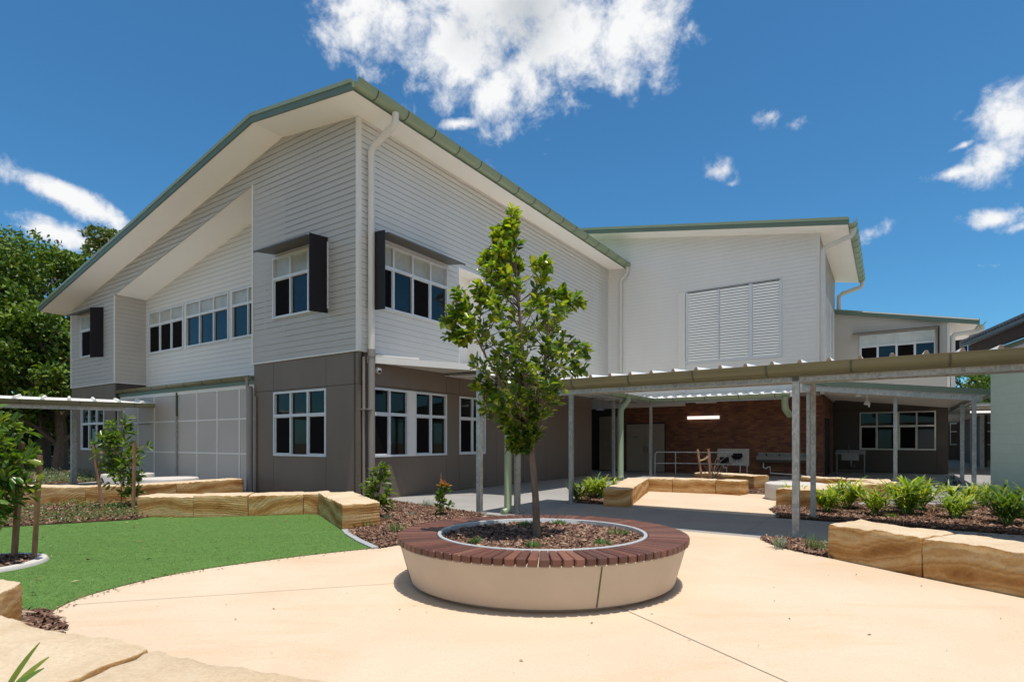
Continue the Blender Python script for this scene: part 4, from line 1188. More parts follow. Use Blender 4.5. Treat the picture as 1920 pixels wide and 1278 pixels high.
lawn = lawn_edge + [(-4.6, 4.6), (-9, 4.4), (-13, 6.5), (-13, 8.3), (-10.5, 9.1), (-8.82, 9.72), (-7.11, 10.70), (-7.3, 11.0), (-6.2, 11.1), (-5.25, 11.3), (-4.2, 11.5), (-3.7, 11.4), (-2.75, 9.4), (-2.62, 9.05)]
turf = sheet('lawn', lawn, 0.012, M['turf'])
# joints in the plaza paving
def strip(mb, p, q, w, z):
    L = math.hypot(q[0] - p[0], q[1] - p[1]); nx, ny = -(q[1] - p[1]) / L * w / 2, (q[0] - p[0]) / L * w / 2
    mb.add([(p[0] + nx, p[1] + ny, z), (p[0] - nx, p[1] - ny, z), (q[0] - nx, q[1] - ny, z), (q[0] + nx, q[1] + ny, z)], [(0, 1, 2, 3)])
mb = MB(wmap)
strip(mb, (0.9, 5.2), (2.6, 1.6), 0.006, 0.010); strip(mb, (-3.98, 5.15), (-1.1, 5.95), 0.005, 0.010)
o = mb.build('paving_joints', M['bracket']); o['kind'] = 'structure'
mb = MB(wmap)
for a_ in (5.9, 9.0, 12.2):
    strip(mb, W(a_, 0.1)[:2], W(a_ , 2.5)[:2], 0.008, 0.004)
o = mb.build('path_joints', M['bracket']); o['kind'] = 'structure'
mb = MB(wmap)
kp = [(-2.80, 9.42), (-2.62, 9.0), (-2.25, 8.35), (-1.90, 7.82)]
for p, q in zip(kp, kp[1:]):
    L = math.hypot(q[0] - p[0], q[1] - p[1]); nx, ny = -(q[1] - p[1]) / L * 0.05, (q[0] - p[0]) / L * 0.05
    mb.hexa([(p[0] - nx, p[1] - ny, -0.01), (q[0] - nx, q[1] - ny, -0.01), (q[0] + nx, q[1] + ny, -0.01), (p[0] + nx, p[1] + ny, -0.01), (p[0] - nx, p[1] - ny, 0.03), (q[0] - nx, q[1] - ny, 0.03), (q[0] + nx, q[1] + ny, 0.03), (p[0] + nx, p[1] + ny, 0.03)])
ke = mb.build('kerb', M['kerb'], None, loc=(-2.3, 8.4, 0)); tag(ke, 'flush grey kerb strip between the turf and the mulch bed', 'kerb')


# scattered geometry ------------------------------------------------------
def in_poly(x, y, poly):
    c = np.zeros(len(x), bool); n = len(poly); j = n - 1
    for i in range(n):
        xi, yi = poly[i]; xj, yj = poly[j]
        cond = ((yi > y) != (yj > y)) & (x < (xj - xi) * (y - yi) / (yj - yi + 1e-12) + xi)
        c ^= cond; j = i
    return c


def rand_in(poly, n):
    P = np.array(poly); lo, hi = P.min(0), P.max(0)
    xs, ys = [], []
    tot = 0
    while tot < n:
        x = RNG.uniform(lo[0], hi[0], n * 2); y = RNG.uniform(lo[1], hi[1], n * 2)
        k = in_poly(x, y, poly); xs.append(x[k]); ys.append(y[k]); tot += k.sum()
    return np.concatenate(xs)[:n], np.concatenate(ys)[:n]


CH = np.array([(0.085, 0.045, 0.030), (0.16, 0.085, 0.055), (0.22, 0.125, 0.085), (0.30, 0.19, 0.135), (0.115, 0.06, 0.042), (0.38, 0.27, 0.20)])
def chips(name, poly, n, z, label, size=1.0, zfun=None):
    x, y = rand_in(poly, n)
    L = RNG.uniform(0.015, 0.055, n) * size; Wd = RNG.uniform(0.005, 0.014, n) * size * 1.3
    az = RNG.uniform(0, 2 * np.pi, n); tilt = RNG.normal(0, 0.35, n); roll = RNG.normal(0, 0.5, n)
    d = np.stack([np.cos(az) * np.cos(tilt), np.sin(az) * np.cos(tilt), np.sin(tilt)], 1)
    s = np.stack([-np.sin(az) * np.cos(roll), np.cos(az) * np.cos(roll), np.sin(roll)], 1)
    zz = (z if zfun is None else zfun(x, y)) + RNG.uniform(0.004, 0.035, n) * size
    c = np.stack([x, y, zz], 1)
    up = np.cross(d, s)
    V = np.stack([c - d * L[:, None] - s * Wd[:, None], c + d * L[:, None] - s * Wd[:, None] * 0.6, c + d * L[:, None] + s * Wd[:, None] * 0.5, c - d * L[:, None] + s * Wd[:, None],
                  c + up * 0.012 * size], 1).reshape(-1, 3)
    i0 = np.arange(n)[:, None] * 5
    T = np.concatenate([i0 + np.array([[0, 1, 4]]), i0 + np.array([[1, 2, 4]]), i0 + np.array([[2, 3, 4]]), i0 + np.array([[3, 0, 4]])], 0)
    cols = CH[RNG.choice(len(CH), n, p=[0.24, 0.27, 0.2, 0.13, 0.1, 0.06])] * RNG.uniform(0.75, 1.2, (n, 1))
    cx_, cy_ = np.mean(x), np.mean(y)
    o = link_mesh(name, V, T, M['chip'], None, False, (cx_, cy_, 0), 0, np.repeat(cols, 5, 0))
    tag(o, label, 'mulch', None, 'stuff')
    return o


beds = {
    'saplings': ([W(-0.35, -0.25)[:2], (-2.65, 10.4), (-2.84, 9.9), (-2.66, 9.15), (-2.2, 8.38), (-1.85, 7.86), (-1.6, 8.12), (-1.0, 9.6), (-0.62, 11.45), W(2.2, 0.15)[:2], W(0.75, 0.45)[:2], W(0.1, 0.1)[:2]], 9000, 'brown bark mulch round the saplings beside the brown wall'),
    'left': ([(-7.2, 10.72), (-8.82, 9.74), (-10.5, 9.15), (-13, 8.35), (-15, 9.5), (-14, 13.2), (-11, 13.2), (-9.1, 13.4), (-8.4, 14.2), (-7.4, 12.5), (-7.0, 11.4)], 9000, 'brown bark mulch with low plants in front of the left sandstone row'),
    'lily': ([W(*p)[:2] for p in ((4.5, 2.72), (5.6, 2.85), (4.95, 5.0), (3.9, 6.5), (3.4, 5.5), (4.2, 3.6))], 2600, 'brown bark mulch under the strappy plants left of the court'),
    'right': ([W(9.1, 2.55)[:2], W(9.0, 3.2)[:2], W(8.75, 3.9)[:2], W(9.1, 5.0)[:2], W(12.6, 7.4)[:2], W(13.5, 11.0)[:2], W(14.6, 9.5)[:2], W(15.2, 2.62)[:2], W(12.7, 2.5)[:2]], 15000, 'brown bark mulch filling the planted bed at right'),
    'corner': (m5_edge + [(4.3, 7.3), W(10.35, -0.3)[:2], W(9.9, -0.05)[:2]], 1500, 'small triangle of mulch at the foot of the tall galvanised post'),
    'far left': ([W(*p)[:2] for p in ((-20, -3.4), (-13.2, -3.2), (-13.4, -1.2), (-14, 0.0), (-18.3, 0.0), (-21, -0.5))], 2500, 'mulch and litter beside the left walkway'),
    'court': ([W(*p)[:2] for p in ((4.6, 7.6), (8.2, 7.6), (9.1, 9.4), (8.4, 11.2), (4.9, 11.2))], 2500, 'mulch in the court behind the sandstone row'),
    'front corner': ([(-4.5, 4.9), (-4.05, 4.9), (-3.6, 4.55), (-3.2, 3.9), (-3.9, 3.9)], 500, 'scraps of mulch at the lawn corner by the near sandstone'),
}
for k, (poly, n, lab) in beds.items():
    sheet('mulch_ground', poly, 0.018, M['mulch_soil'])
    chips('mulch', poly, n, 0.016, lab)

# turf blades
n = 120000
x, y = rand_in(lawn, n * 2)
keep = RNG.uniform(0, 1, len(x)) < np.clip(1.35 - (np.hypot(x, y) - 5.5) / 9, 0.25, 1); x, y = x[keep][:n], y[keep][:n]
hole = (x + 6.35) ** 2 + (y - 6.72) ** 2 > 0.63 ** 2; x, y = x[hole], y[hole]; n = len(x)
az = RNG.uniform(0, 2 * np.pi, n); ln = RNG.uniform(0.010, 0.022, n); le = RNG.uniform(0.85, 1.42, n)
d = np.stack([np.cos(az) * np.sin(le), np.sin(az) * np.sin(le), np.cos(le)], 1)
s = np.stack([-np.sin(az), np.cos(az), np.zeros(n)], 1) * RNG.uniform(0.0018, 0.0035, (n, 1))
c = np.stack([x, y, np.full(n, 0.012)], 1)
V = np.stack([c - s, c + s, c + d * ln[:, None]], 1).reshape(-1, 3)
T = np.arange(n * 3).reshape(-1, 3)
pat = np.array([noise.noise(Vector((a * 0.9, b_ * 3.4, 0.3))) + 0.6 * noise.noise(Vector((a * 4, b_ * 13, 1.3))) for a, b_ in zip(x, y)])
pat2 = np.array([noise.noise(Vector((a * 0.35 + 5, b_ * 0.8, 7.3))) for a, b_ in zip(x, y)])
cb_ = np.array([(0.098, 0.182, 0.043)]) * 0.92 * (1 + 0.38 * pat[:, None] + 0.22 * pat2[:, None]) * RNG.uniform(0.78, 1.22, (n, 1))
cb_[RNG.uniform(0, 1, n) < 0.06] = (0.24, 0.34, 0.12)
tb = link_mesh('turf_blades', V, T, M['turf_blade'], None, False, (-6, 8, 0), 0, np.repeat(cb_, 3, 0))
tag(tb, 'short green synthetic turf covering the lawn', 'grass', None, 'stuff')

# fallen leaves and crumbs of bark on the turf, plaza and path
def litter(name, label, xy, L0, L1, z, pal):
    x, y = xy; n = len(x); az = RNG.uniform(0, 2 * np.pi, n); L = RNG.uniform(L0, L1, n); wd = L * RNG.uniform(0.25, 0.5, n)
    d = np.stack([np.cos(az), np.sin(az), RNG.normal(0, 0.2, n)], 1); s = np.stack([-np.sin(az), np.cos(az), RNG.normal(0, 0.3, n)], 1)
    c = np.stack([x, y, np.full(n, z)], 1)
    V = np.stack([c - d * L[:, None], c + s * wd[:, None] + [0, 0, 0.006], c + d * L[:, None], c - s * wd[:, None] + [0, 0, 0.004]], 1).reshape(-1, 3)
    col = np.array(pal)[RNG.integers(0, len(pal), n)] * RNG.uniform(0.7, 1.2, (n, 1))
    o = link_mesh(name, V, np.arange(n * 4).reshape(-1, 4), M['chip'], None, False, (float(x.mean()), float(y.mean()), 0), 0, np.repeat(col, 4, 0)); tag(o, label, 'leaf litter', None, 'stuff')
BR = [(0.20, 0.11, 0.06), (0.30, 0.19, 0.10), (0.12, 0.07, 0.045), (0.42, 0.30, 0.18)]
litter('leaf_litter', 'scattered dry leaves lying on the green turf', rand_in(lawn, 70), 0.015, 0.045, 0.035, BR)
px_, py_ = rand_in([(-3.5, 3.2), (4.2, 3.2), (4.4, 6.2), (3.6, 7.6), (-1.2, 8.2), (-3.0, 6.5)], 60)
litter('leaf_litter', 'tiny specks of bark and leaf on the pale plaza', (px_, py_), 0.006, 0.018, 0.011, BR)
ex, ey = [], []
for e_ in (lawn_edge, m5_edge, [(-1.9, 7.85), (-1.6, 8.1), (-1.0, 9.6)]):
    for q in e_:
        for _ in range(4): ex.append(q[0] + random.gauss(0.03, 0.05)); ey.append(q[1] + random.gauss(-0.02, 0.05))
litter('leaf_litter', 'crumbs of bark along the curved edge of the plaza', (np.array(ex), np.array(ey)), 0.006, 0.022, 0.014, BR)
lx_, ly_ = [], []
for _ in range(130):
    q = W(random.uniform(11.6, 14.5), random.gauss(2.35, 0.22)); lx_.append(q[0]); ly_.append(q[1])
litter('leaf_litter', 'spilled bark on the shaded path at the right edge', (np.array(lx_), np.array(ly_)), 0.012, 0.035, 0.012, BR)

# ------------------------------------------------------------------ SANDSTONE BLOCKS
def stone(corners, h, label, group, seed, z0=0.0, rad=0.012, rough=0.009):
    """corners: 4 ground points, c0->c1 the long visible side; ccw or cw."""
    c = [Vector((p[0], p[1])) for p in corners]
    ctr = sum(c, Vector((0, 0))) / 4
    e = c[1] - c[0]; rz = math.atan2(e.y, e.x)
    L = max(e.length, (c[2] - c[3]).length); D = ((c[3] - c[0]).length + (c[2] - c[1]).length) / 2
    nx, ny, nz = max(10, int(L / 0.04) + 4), max(9, int(D / 0.05) + 4), max(10, int(h / 0.04) + 4)
    def cuts_(n, size):
        r_ = rad / size
        return [0.0, r_ * 0.35] + [r_ + (1 - 2 * r_) * i / (n - 4) for i in range(n - 3)] + [1 - r_ * 0.35, 1.0]
    cu, cv, cw = cuts_(nx, L), cuts_(ny, D), cuts_(nz, h)
    vs = {}; V = []; F = []
    def vid(i, j, k):
        key = (i, j, k)
        if key in vs: return vs[key]
        u, v, w = cu[i], cv[j], cw[k]
        # bring end rows close to the edge so the arris is tight
        p = np.array([u * L, v * D, w * h]); q = np.clip(p, [rad] * 3, [L - rad, D - rad, h - rad]); dlt = p - q
        ln_ = np.linalg.norm(dlt)
        if ln_ > 1e-9:
            p = q + dlt / ln_ * rad if ln_ > rad else p
            if np.count_nonzero(np.abs(dlt) > 1e-9) >= 1: p = q + dlt / ln_ * rad
        g = Vector((c[0].lerp(c[1], p[0] / L)).lerp(c[3].lerp(c[2], p[0] / L), p[1] / D))
        P = Vector((g.x, g.y, z0 + p[2]))
        s3 = P * 3.1 + Vector((seed * 7.7, seed * 3.3, 0))
        nv = noise.noise_vector(s3) * rough + noise.noise_vector(P * 11 + Vector((seed, 0, seed))) * rough * 0.45
        # chipped upper arris
        if k >= nz - 2 and (j <= 2 or j >= ny - 2 or i <= 2 or i >= nx - 2):
            nv += Vector((0, 0, -abs(noise.noise(P * 6 + Vector((seed, 2, 1)))) * 0.03 - abs(noise.noise(P * 17 + Vector((seed, 2, 1)))) * 0.012))
            nv += (Vector((ctr.x, ctr.y, 0)) - Vector((P.x, P.y, 0))).normalized() * abs(noise.noise(P * 5 + Vector((9, seed, 1)))) * 0.03
        if k >= nz - 2: nv.z += noise.noise(P * 2.2 + Vector((seed, seed, 0))) * rough * 1.5
        P += nv
        if P.z < z0 + 0.002 or k == 0: P.z = z0 - 0.01
        vs[key] = len(V); V.append(tuple(P)); return vs[key]
    for i in range(nx):
        for k in range(nz):
            F.append((vid(i, 0, k), vid(i + 1, 0, k), vid(i + 1, 0, k + 1), vid(i, 0, k + 1))); F.append((vid(i, ny, k), vid(i, ny, k + 1), vid(i + 1, ny, k + 1), vid(i + 1, ny, k)))
        for j in range(ny):
            F.append((vid(i, j, nz), vid(i + 1, j, nz), vid(i + 1, j + 1, nz), vid(i, j + 1, nz)))
    for j in range(ny):
        for k in range(nz):
            F.append((vid(0, j, k), vid(0, j, k + 1), vid(0, j + 1, k + 1), vid(0, j + 1, k))); F.append((vid(nx, j, k), vid(nx, j + 1, k), vid(nx, j + 1, k + 1), vid(nx, j, k + 1)))
    o = link_mesh('sandstone_block', V, F, M['stone'], None, True, (ctr.x, ctr.y, z0), rz)
    tag(o, label, 'stone block', group)
    return o


def row(pts, depth, h, labels, group, seed, gap=0.012, side=1):
    """Blocks between successive ground points along the visible foot; depth to the far side."""
    for i in range(len(pts) - 1):
        p, q = Vector(pts[i]), Vector(pts[i + 1]); d_ = (q - p).normalized(); n_ = Vector((-d_.y, d_.x)) * side
        p2, q2 = p + d_ * gap / 2, q - d_ * gap / 2
        hh_ = h + noise.noise(Vector((seed + i, 0.5, 0.2))) * 0.02
        stone([p2, q2, q2 + n_ * depth, p2 + n_ * depth], hh_, labels[i], group, seed + i * 1.7)


GA = 'sandstone blocks edging the lawn'
row([(-7.36, 11.04), (-6.23, 10.98), (-5.25, 11.18), (-4.25, 11.46), (-3.72, 11.72)], 0.62, 0.43,
    ['leftmost sandstone block of the lawn row with a plain pale face', 'sandstone block with curved saw grooves, second from left on the lawn edge', 'smooth grey tan sandstone block third from left on the lawn edge', 'short sandstone block tucked behind the corner block of the lawn row'], GA, 1.0)
stone([(-3.98, 11.55), (-2.84, 9.42), (-2.30, 9.80), (-3.35, 11.85)], 0.45, 'large corner sandstone block pointing at the camera by the brown wall', GA, 8.3)
GB = 'sandstone blocks in front of the screen enclosure'
row([(-14.2, 13.9), (-12.6, 13.4), (-11.03, 13.15), (-9.95, 13.12), (-9.2, 13.42), (-8.55, 14.35), (-7.62, 16.0)], 0.6, 0.44,
    ['far left sandstone block half hidden by the near shrub', 'sandstone block behind the stake at far left', 'sandstone block with deep curved grooves left of the staked sapling', 'tan sandstone block right behind the staked sapling', 'darker short sandstone block right of the sapling stake', 'sandstone block left of the round white tables edge', ][:6], GB, 21.0)
GC = 'sandstone blocks around the court'
cR = [W(6.04, 2.68)[:2], W(5.74, 3.85)[:2], W(5.44, 5.0)[:2], W(5.02, 6.65)[:2]]
for i, lab in enumerate(['golden sandstone block at the near end of the court row', 'middle sandstone block of the left court arm', 'far sandstone block of the left court arm']):
    p, q = Vector(cR[i]), Vector(cR[i + 1]); d_ = (q - p).normalized(); n_ = Vector((-d_.y, d_.x))
    stone([p + d_ * .004, q - d_ * .004, q - d_ * .004 + n_ * 0.62, p + d_ * .004 + n_ * 0.62], 0.41, lab, GC, 40 + i * 2.3, rough=0.006)
row([W(4.95, 6.72)[:2], W(5.68, 6.80)[:2], W(6.86, 6.98)[:2], W(7.55, 6.86)[:2]], 0.6, 0.41, ['grooved sandstone block in the inner corner of the court', 'broad pale sandstone block in the middle of the rear court row', 'right hand end block of the rear court row'], GC, 50.0)
c5a, c5b = survey(1414, 918), survey(1442, 917)
stone([(c5a[0] - 1.2, c5a[1] + 2.0), c5a, c5b, (c5b[0] - 1.1, c5b[1] + 2.1)], 0.44, 'grey sided sandstone block behind the rear court row', GC, 61, rough=0.008)
GD = 'sandstone blocks beside the planted bed'
d0, d1, d2, d3 = survey(1472, 945), survey(1522, 955), survey(1650, 936), survey(1690, 934)
stone([d1, d2, (d2[0] - 0.25, d2[1] + 0.62), (d1[0] - 0.45, d1[1] + 0.72)], 0.42, 'long sandstone block behind the strappy plants right of the round seat', GD, 71)
stone([(d2[0] + 0.02, d2[1]), (d3[0], d3[1] + 0.05), (d3[0] - 0.2, d3[1] + 0.7), (d2[0] - 0.2, d2[1] + 0.65)], 0.43, 'short sandstone block at the right end behind the plants', GD, 73)
e0_, e1_, e2_ = survey(1498, 920, 0.0), survey(1585, 925, 0.0), survey(1672, 930, 0.0)
stone([(e0_[0] + .2, e0_[1] + .3), e1_, (e1_[0] + 0.35, e1_[1] + 0.55), (e0_[0] + 0.5, e0_[1] + 0.8)], 0.42, 'rear sandstone block between the round seat and the sink bench', GD, 75)
stone([(e1_[0] + .02, e1_[1]), e2_, (e2_[0] + 0.35, e2_[1] + 0.6), (e1_[0] + 0.37, e1_[1] + 0.55)], 0.42, 'rear sandstone block below the windows of the wing', GD, 77)
GE = 'large sandstone blocks at the right edge of the plaza'
E0, E1, E2, E3 = (4.06, 7.24), (4.50, 6.18), (4.98, 5.18), (5.6, 4.1)
nE = Vector((0.62, 0.27)).normalized() * 0.62
for p, q, lab, sd in ((E0, E1, 'left of the two large sandstone blocks at the right edge, rough brown face', 81), (E1, E2, 'large sandstone block with swirling golden veins at the right edge', 83), (E2, E3, 'sandstone block running out of frame at the right edge', 85)):
    p, q = Vector(p), Vector(q); dd = (q - p).normalized() * 0.006
    stone([p + dd, q - dd, q - dd + nE, p + dd + nE], 0.455, lab, GE, sd, rough=0.014)
GF = 'pale sandstone blocks close to the camera at lower left'
stone([(-3.67, 4.22), (-3.42, 3.55), (-4.0, 3.3), (-4.0, 4.34)], 0.45, 'sandstone block end with curved grooves at the left edge beside the turf', GF, 91)
stone([(-3.35, 3.52), (-1.84, 2.87), (-1.99, 2.33), (-3.5, 2.96)], 0.45, 'broad pale slab of sandstone at lower left behind the strap leaves', GF, 93, rough=0.012)
stone([(-1.83, 2.865), (-0.70, 2.44), (-0.95, 1.7), (-1.97, 2.15)], 0.45, 'broad pale sandstone slab at the bottom edge left of centre', GF, 95, rough=0.012)

# ------------------------------------------------------------------ ROUND SEATS
GS = 'round white concrete seats'
def round_seat(x, y, r, h, label):
    mb = MB(wmap); mb.lathe([(r * 0.985, 0.0), (r, 0.03), (r, h - 0.03), (r - 0.01, h - 0.008), (r - 0.03, h), (r * 0.5, h + 0.003), (0.02, h + 0.004)], x, y, 56)
    o = mb.build('round_seat', M['concrete_white'], None, True, (x, y, 0)); tag(o, label, 'seat', GS)
round_seat(7.30, 14.46, 0.735, 0.42, 'round pale concrete seat in the court behind the tall posts')
round_seat(-9.74, 16.0, 0.735, 0.46, 'larger nearer round white seat in front of the mesh screen')
round_seat(-12.35, 18.1, 0.72, 0.46, 'round white seat further back beside the staked sapling')

# ------------------------------------------------------------------ PLANTER BENCH
PX_, PY_, PR = 0.324, 6.14, 1.55
PK = 0.925
def pmap(x, y, z): return (x, PY_ + (y - PY_) * PK, z)
pt = root('planter_bench', 'circular planter bench with hardwood slat seat and tapered concrete base', 'planter', (PX_, PY_, 0))
mb = MB(pmap); mb.lathe([(1.31, 0.002), (1.31, 0.045), (1.405, 0.05), (1.41, 0.06), (1.518, 0.435), (1.513, 0.445), (1.2, 0.449), (1.10, 0.449), (1.10, 0.2)], PX_, PY_, 128, close=False); mb.build('base', M['planter'], pt, smooth=True)
for ang in (-73, 20, 106, 196):
    a = math.radians(ang); c_, s_ = math.cos(a), math.sin(a)
    def rp(r, t, z): return (PX_ + r * c_ - t * s_, PY_ + r * s_ + t * c_, z)
    mb = MB(pmap)
    mb.hexa([rp(1.39, -.006, .056), rp(1.414, -.006, .056), rp(1.414, .006, .056), rp(1.39, .006, .056), rp(1.49, -.006, .43), rp(1.521, -.006, .43), rp(1.521, .006, .43), rp(1.49, .006, .43)])
    mb.build('joint', M['bracket'], pt)
mb = MB(pmap); mb.lathe([(1.09, 0.30), (1.09, 0.512), (1.095, 0.518), (1.125, 0.518), (1.13, 0.512), (1.13, 0.41)], PX_, PY_, 128, close=False); mb.build('inner_ring', M['ring'], pt, smooth=True)
NS = 96; V = []; F = []; Cc = []
for i in range(NS):
    a = 2 * math.pi * (i + 0.5) / NS; hw = math.pi / NS
    tone = random.choice([(0.145, 0.055, 0.036), (0.175, 0.070, 0.046), (0.115, 0.043, 0.030), (0.205, 0.090, 0.060), (0.155, 0.062, 0.042), (0.13, 0.056, 0.042)])
    k_ = random.uniform(0.72, 1.2)
    w0, w1 = 1.137 * hw - 0.004, PR * hw - 0.0065
    zt_, zb_ = 0.513 + random.uniform(-0.0015, 0.0015), 0.453
    b0 = len(V); ca, sa = math.cos(a), math.sin(a)
    R1 = PR + random.uniform(-0.003, 0.003)
    for z, ins in ((zb_, 0.003), (zt_ - 0.008, 0.0), (zt_, 0.005)):
        for r, t in ((1.137 + ins, -w0 + ins), (1.137 + ins, w0 - ins), (R1 - 0.012, w1 - ins), (R1 - ins, w1 - 0.010 - ins), (R1 - ins, -w1 + 0.010 + ins), (R1 - 0.012, -w1 + ins)):
            V.append(pmap(PX_ + r * ca - t * sa, PY_ + r * sa + t * ca, z)); Cc.append([c * k_ for c in tone])
    for lv in range(2):
        for j in range(6):
            F.append((b0 + lv * 6 + j, b0 + lv * 6 + (j + 1) % 6, b0 + lv * 6 + 6 + (j + 1) % 6, b0 + lv * 6 + 6 + j))
    F.append(tuple(b0 + 12 + j for j in range(6))); F.append(tuple(b0 + j for j in range(6))[::-1])
link_mesh('slat_seat', V, F, M['slat'], pt, False, colors=np.array(Cc))
circ = [(PX_ + 1.085 * math.cos(t), PY_ + PK * 1.085 * math.sin(t)) for t in np.linspace(0, 2 * math.pi, 40, endpoint=False)]
mb = MB(pmap); mb.lathe([(1.089, 0.435), (0.6, 0.445), (0.02, 0.455)], PX_, PY_, 40, close=False); o = mb.build('mulch_ground', M['mulch_soil'], None, True, (PX_, PY_, 0)); tag(o, kind='structure')
chips('mulch', circ, 5200, 0.44, 'brown bark mulch filling the circular planter', 1.0)

# lawn tree hole
LX, LY = -6.35, 6.72
mb = MB(wmap); mb.lathe([(0.50, 0.0), (0.50, 0.05), (0.62, 0.05), (0.64, 0.02), (0.64, 0.0)], LX, LY, 48, close=False); o = mb.build('tree_ring', M['concrete_white'], None, True, (LX, LY, 0)); tag(o, 'white concrete edging ring let into the turf at left', 'edging')
circ2 = [(LX + 0.5 * math.cos(t), LY + 0.5 * math.sin(t)) for t in np.linspace(0, 2 * math.pi, 24, endpoint=False)]
sheet('mulch_ground', circ2, 0.022, M['mulch_soil']); chips('mulch', circ2, 900, 0.022, 'bark mulch inside the white ring in the turf')


# ------------------------------------------------------------------ FOLIAGE
def leaf_mesh(name, P, D, U, L, Wd, colors, mat, parent=None, loc=None, fold=0.25, droop=0.15):
    """Six point folded leaves. P base, D direction, U face normal."""
    n = len(P)
    D = D / np.linalg.norm(D, axis=1, keepdims=True)
    S = np.cross(D, U); S /= (np.linalg.norm(S, axis=1, keepdims=True) + 1e-9); N = np.cross(S, D)
    L = L[:, None]; Wd = Wd[:, None]
    tip = P + D * L - N * L * droop
    l1 = P + D * L * 0.38 + S * Wd * 0.85 + N * Wd * fold; l2 = P + D * L * 0.74 + S * Wd * 0.8 + N * Wd * fold - N * L * droop * 0.5
    r1 = P + D * L * 0.38 - S * Wd * 0.85 + N * Wd * fold; r2 = P + D * L * 0.74 - S * Wd * 0.8 + N * Wd * fold - N * L * droop * 0.5
    V = np.stack([P, l1, l2, tip, r2, r1], 1).reshape(-1, 3)
    i0 = np.arange(n)[:, None] * 6
    F = np.concatenate([i0 + np.array([[0, 1, 2, 3]]), i0 + np.array([[0, 3, 4, 5]])], 0)
    return link_mesh(name, V, F, mat, parent, False, loc, 0, np.repeat(colors, 6, 0))


def unit(n):
    v = RNG.normal(size=(n, 3)); return v / np.linalg.norm(v, axis=1, keepdims=True)


def leaf_cols(n, pal, jitter=0.25):
    pal = np.array(pal); return pal[RNG.integers(0, len(pal), n)] * RNG.uniform(1 - jitter, 1 + jitter, (n, 1))


def twig_leaves(segs, per, L, Wd, pal, clus=0.5, spread=0.9):
    """Leaves along branch segments, denser at the tips."""
    P, D, U, LL, WW = [], [], [], [], []
    for p, q in segs:
        p, q = np.array(p), np.array(q); ax = (q - p) / (np.linalg.norm(q - p) + 1e-9)
        for _ in range(per):
            t = 1 - RNG.uniform(0, 1) ** 1.6 * 0.9
            o = RNG.normal(size=3); o -= ax * o.dot(ax); o /= np.linalg.norm(o) + 1e-9
            d = ax * RNG.uniform(0.25, 1.0) + o * spread + np.array([0, 0, 0.15])
            P.append(p + (q - p) * t + o * 0.01); D.append(d); U.append(np.array([0, 0, 1.0]) + RNG.normal(size=3) * 0.45 + o * 0.2)
            k = RNG.uniform(0.65, 1.2); LL.append(L * k); WW.append(Wd * k)
    n = len(P)
    return np.array(P), np.array(D), np.array(U), np.array(LL), np.array(WW), leaf_cols(n, pal)


PAL_TREE = [(0.12, 0.21, 0.022), (0.18, 0.27, 0.024), (0.06, 0.13, 0.018), (0.27, 0.34, 0.028), (0.09, 0.175, 0.022), (0.045, 0.10, 0.015), (0.22, 0.30, 0.026)]
# --- the planter tree
TY = 6.12
tr = root('young_tree', 'young broad leaved tree growing in the middle of the planter bench', 'tree', (0.272, TY, 0.44))
def pix(px, py, y=0.0): return ((px - 960) / F_PX * (TY + y), TY + y, EYE + (HOR - py) / F_PX * (TY + y))
mb = MB(wmap)
trunk = [pix(*p) for p in ((1007, 1014), (1006, 985), (1004, 930), (1000, 880), (995, 832), (990, 780), (986, 720), (978, 640), (972, 560), (966, 490), (962, 415))]
mb.tube(trunk, [0.055, 0.043, 0.038, 0.036, 0.036, 0.028, 0.025, 0.020, 0.014, 0.009, 0.004], 10)
fork = [pix(996, 835), pix(1008, 790, -.02), pix(1018, 740, -.03), pix(1022, 670, -.05), pix(1028, 610, -.06), pix(1026, 560, -.08)]
mb.tube(fork, [0.027, 0.021, 0.018, 0.015, 0.010, 0.005], 8)
forkl = [pix(993, 800), pix(968, 760, -.03), pix(938, 715, -.07), pix(912, 670, -.09), pix(886, 620, -.1), pix(862, 575, -.12)]
mb.tube(forkl, [0.02, 0.017, 0.014, 0.011, 0.007, 0.003], 8)
SIL = [(402, 962, 5), (440, 950, 16), (480, 945, 30), (498, 962, 62), (520, 960, 70), (545, 975, 88), (575, 975, 118), (605, 975, 120), (640, 985, 108), (680, 985, 102), (720, 980, 92), (755, 968, 78), (790, 975, 46), (820, 980, 26), (850, 978, 14)]
sy_, sc_, sr_ = [q[0] for q in SIL], [q[1] for q in SIL], [q[2] for q in SIL]
segs = []
for k in range(220):
    py = 415 + 430 * ((k + random.random()) / 220) ** 0.95
    c_, r_ = float(np.interp(py, sy_, sc_)), float(np.interp(py, sy_, sr_))
    a = random.uniform(0, 2 * math.pi); q = math.sqrt(random.uniform(0.12, 1.05))
    tip = pix(c_ + r_ * q * math.cos(a), py, r_ * 0.9 * q * math.sin(a) / F_PX * TY)
    src = trunk if (py < 560 or random.random() < 0.5) else (fork if math.cos(a) > -0.1 else forkl)
    zz = [p[2] for p in src]; zb = tip[2] - min(0.32, 0.08 + r_ / F_PX * TY * 0.5)
    base = tuple(float(np.interp(zb, zz, [p[i] for p in src])) for i in range(2)) + (max(zb, zz[0]),)
    mid = tuple(b0_ * 0.45 + t0_ * 0.55 for b0_, t0_ in zip(base, tip)); mid = (mid[0], mid[1], mid[2] - 0.03)
    mb.tube([base, mid, tip], [0.007, 0.0045, 0.002], 5, cap=False)
    segs.append((mid, tip))
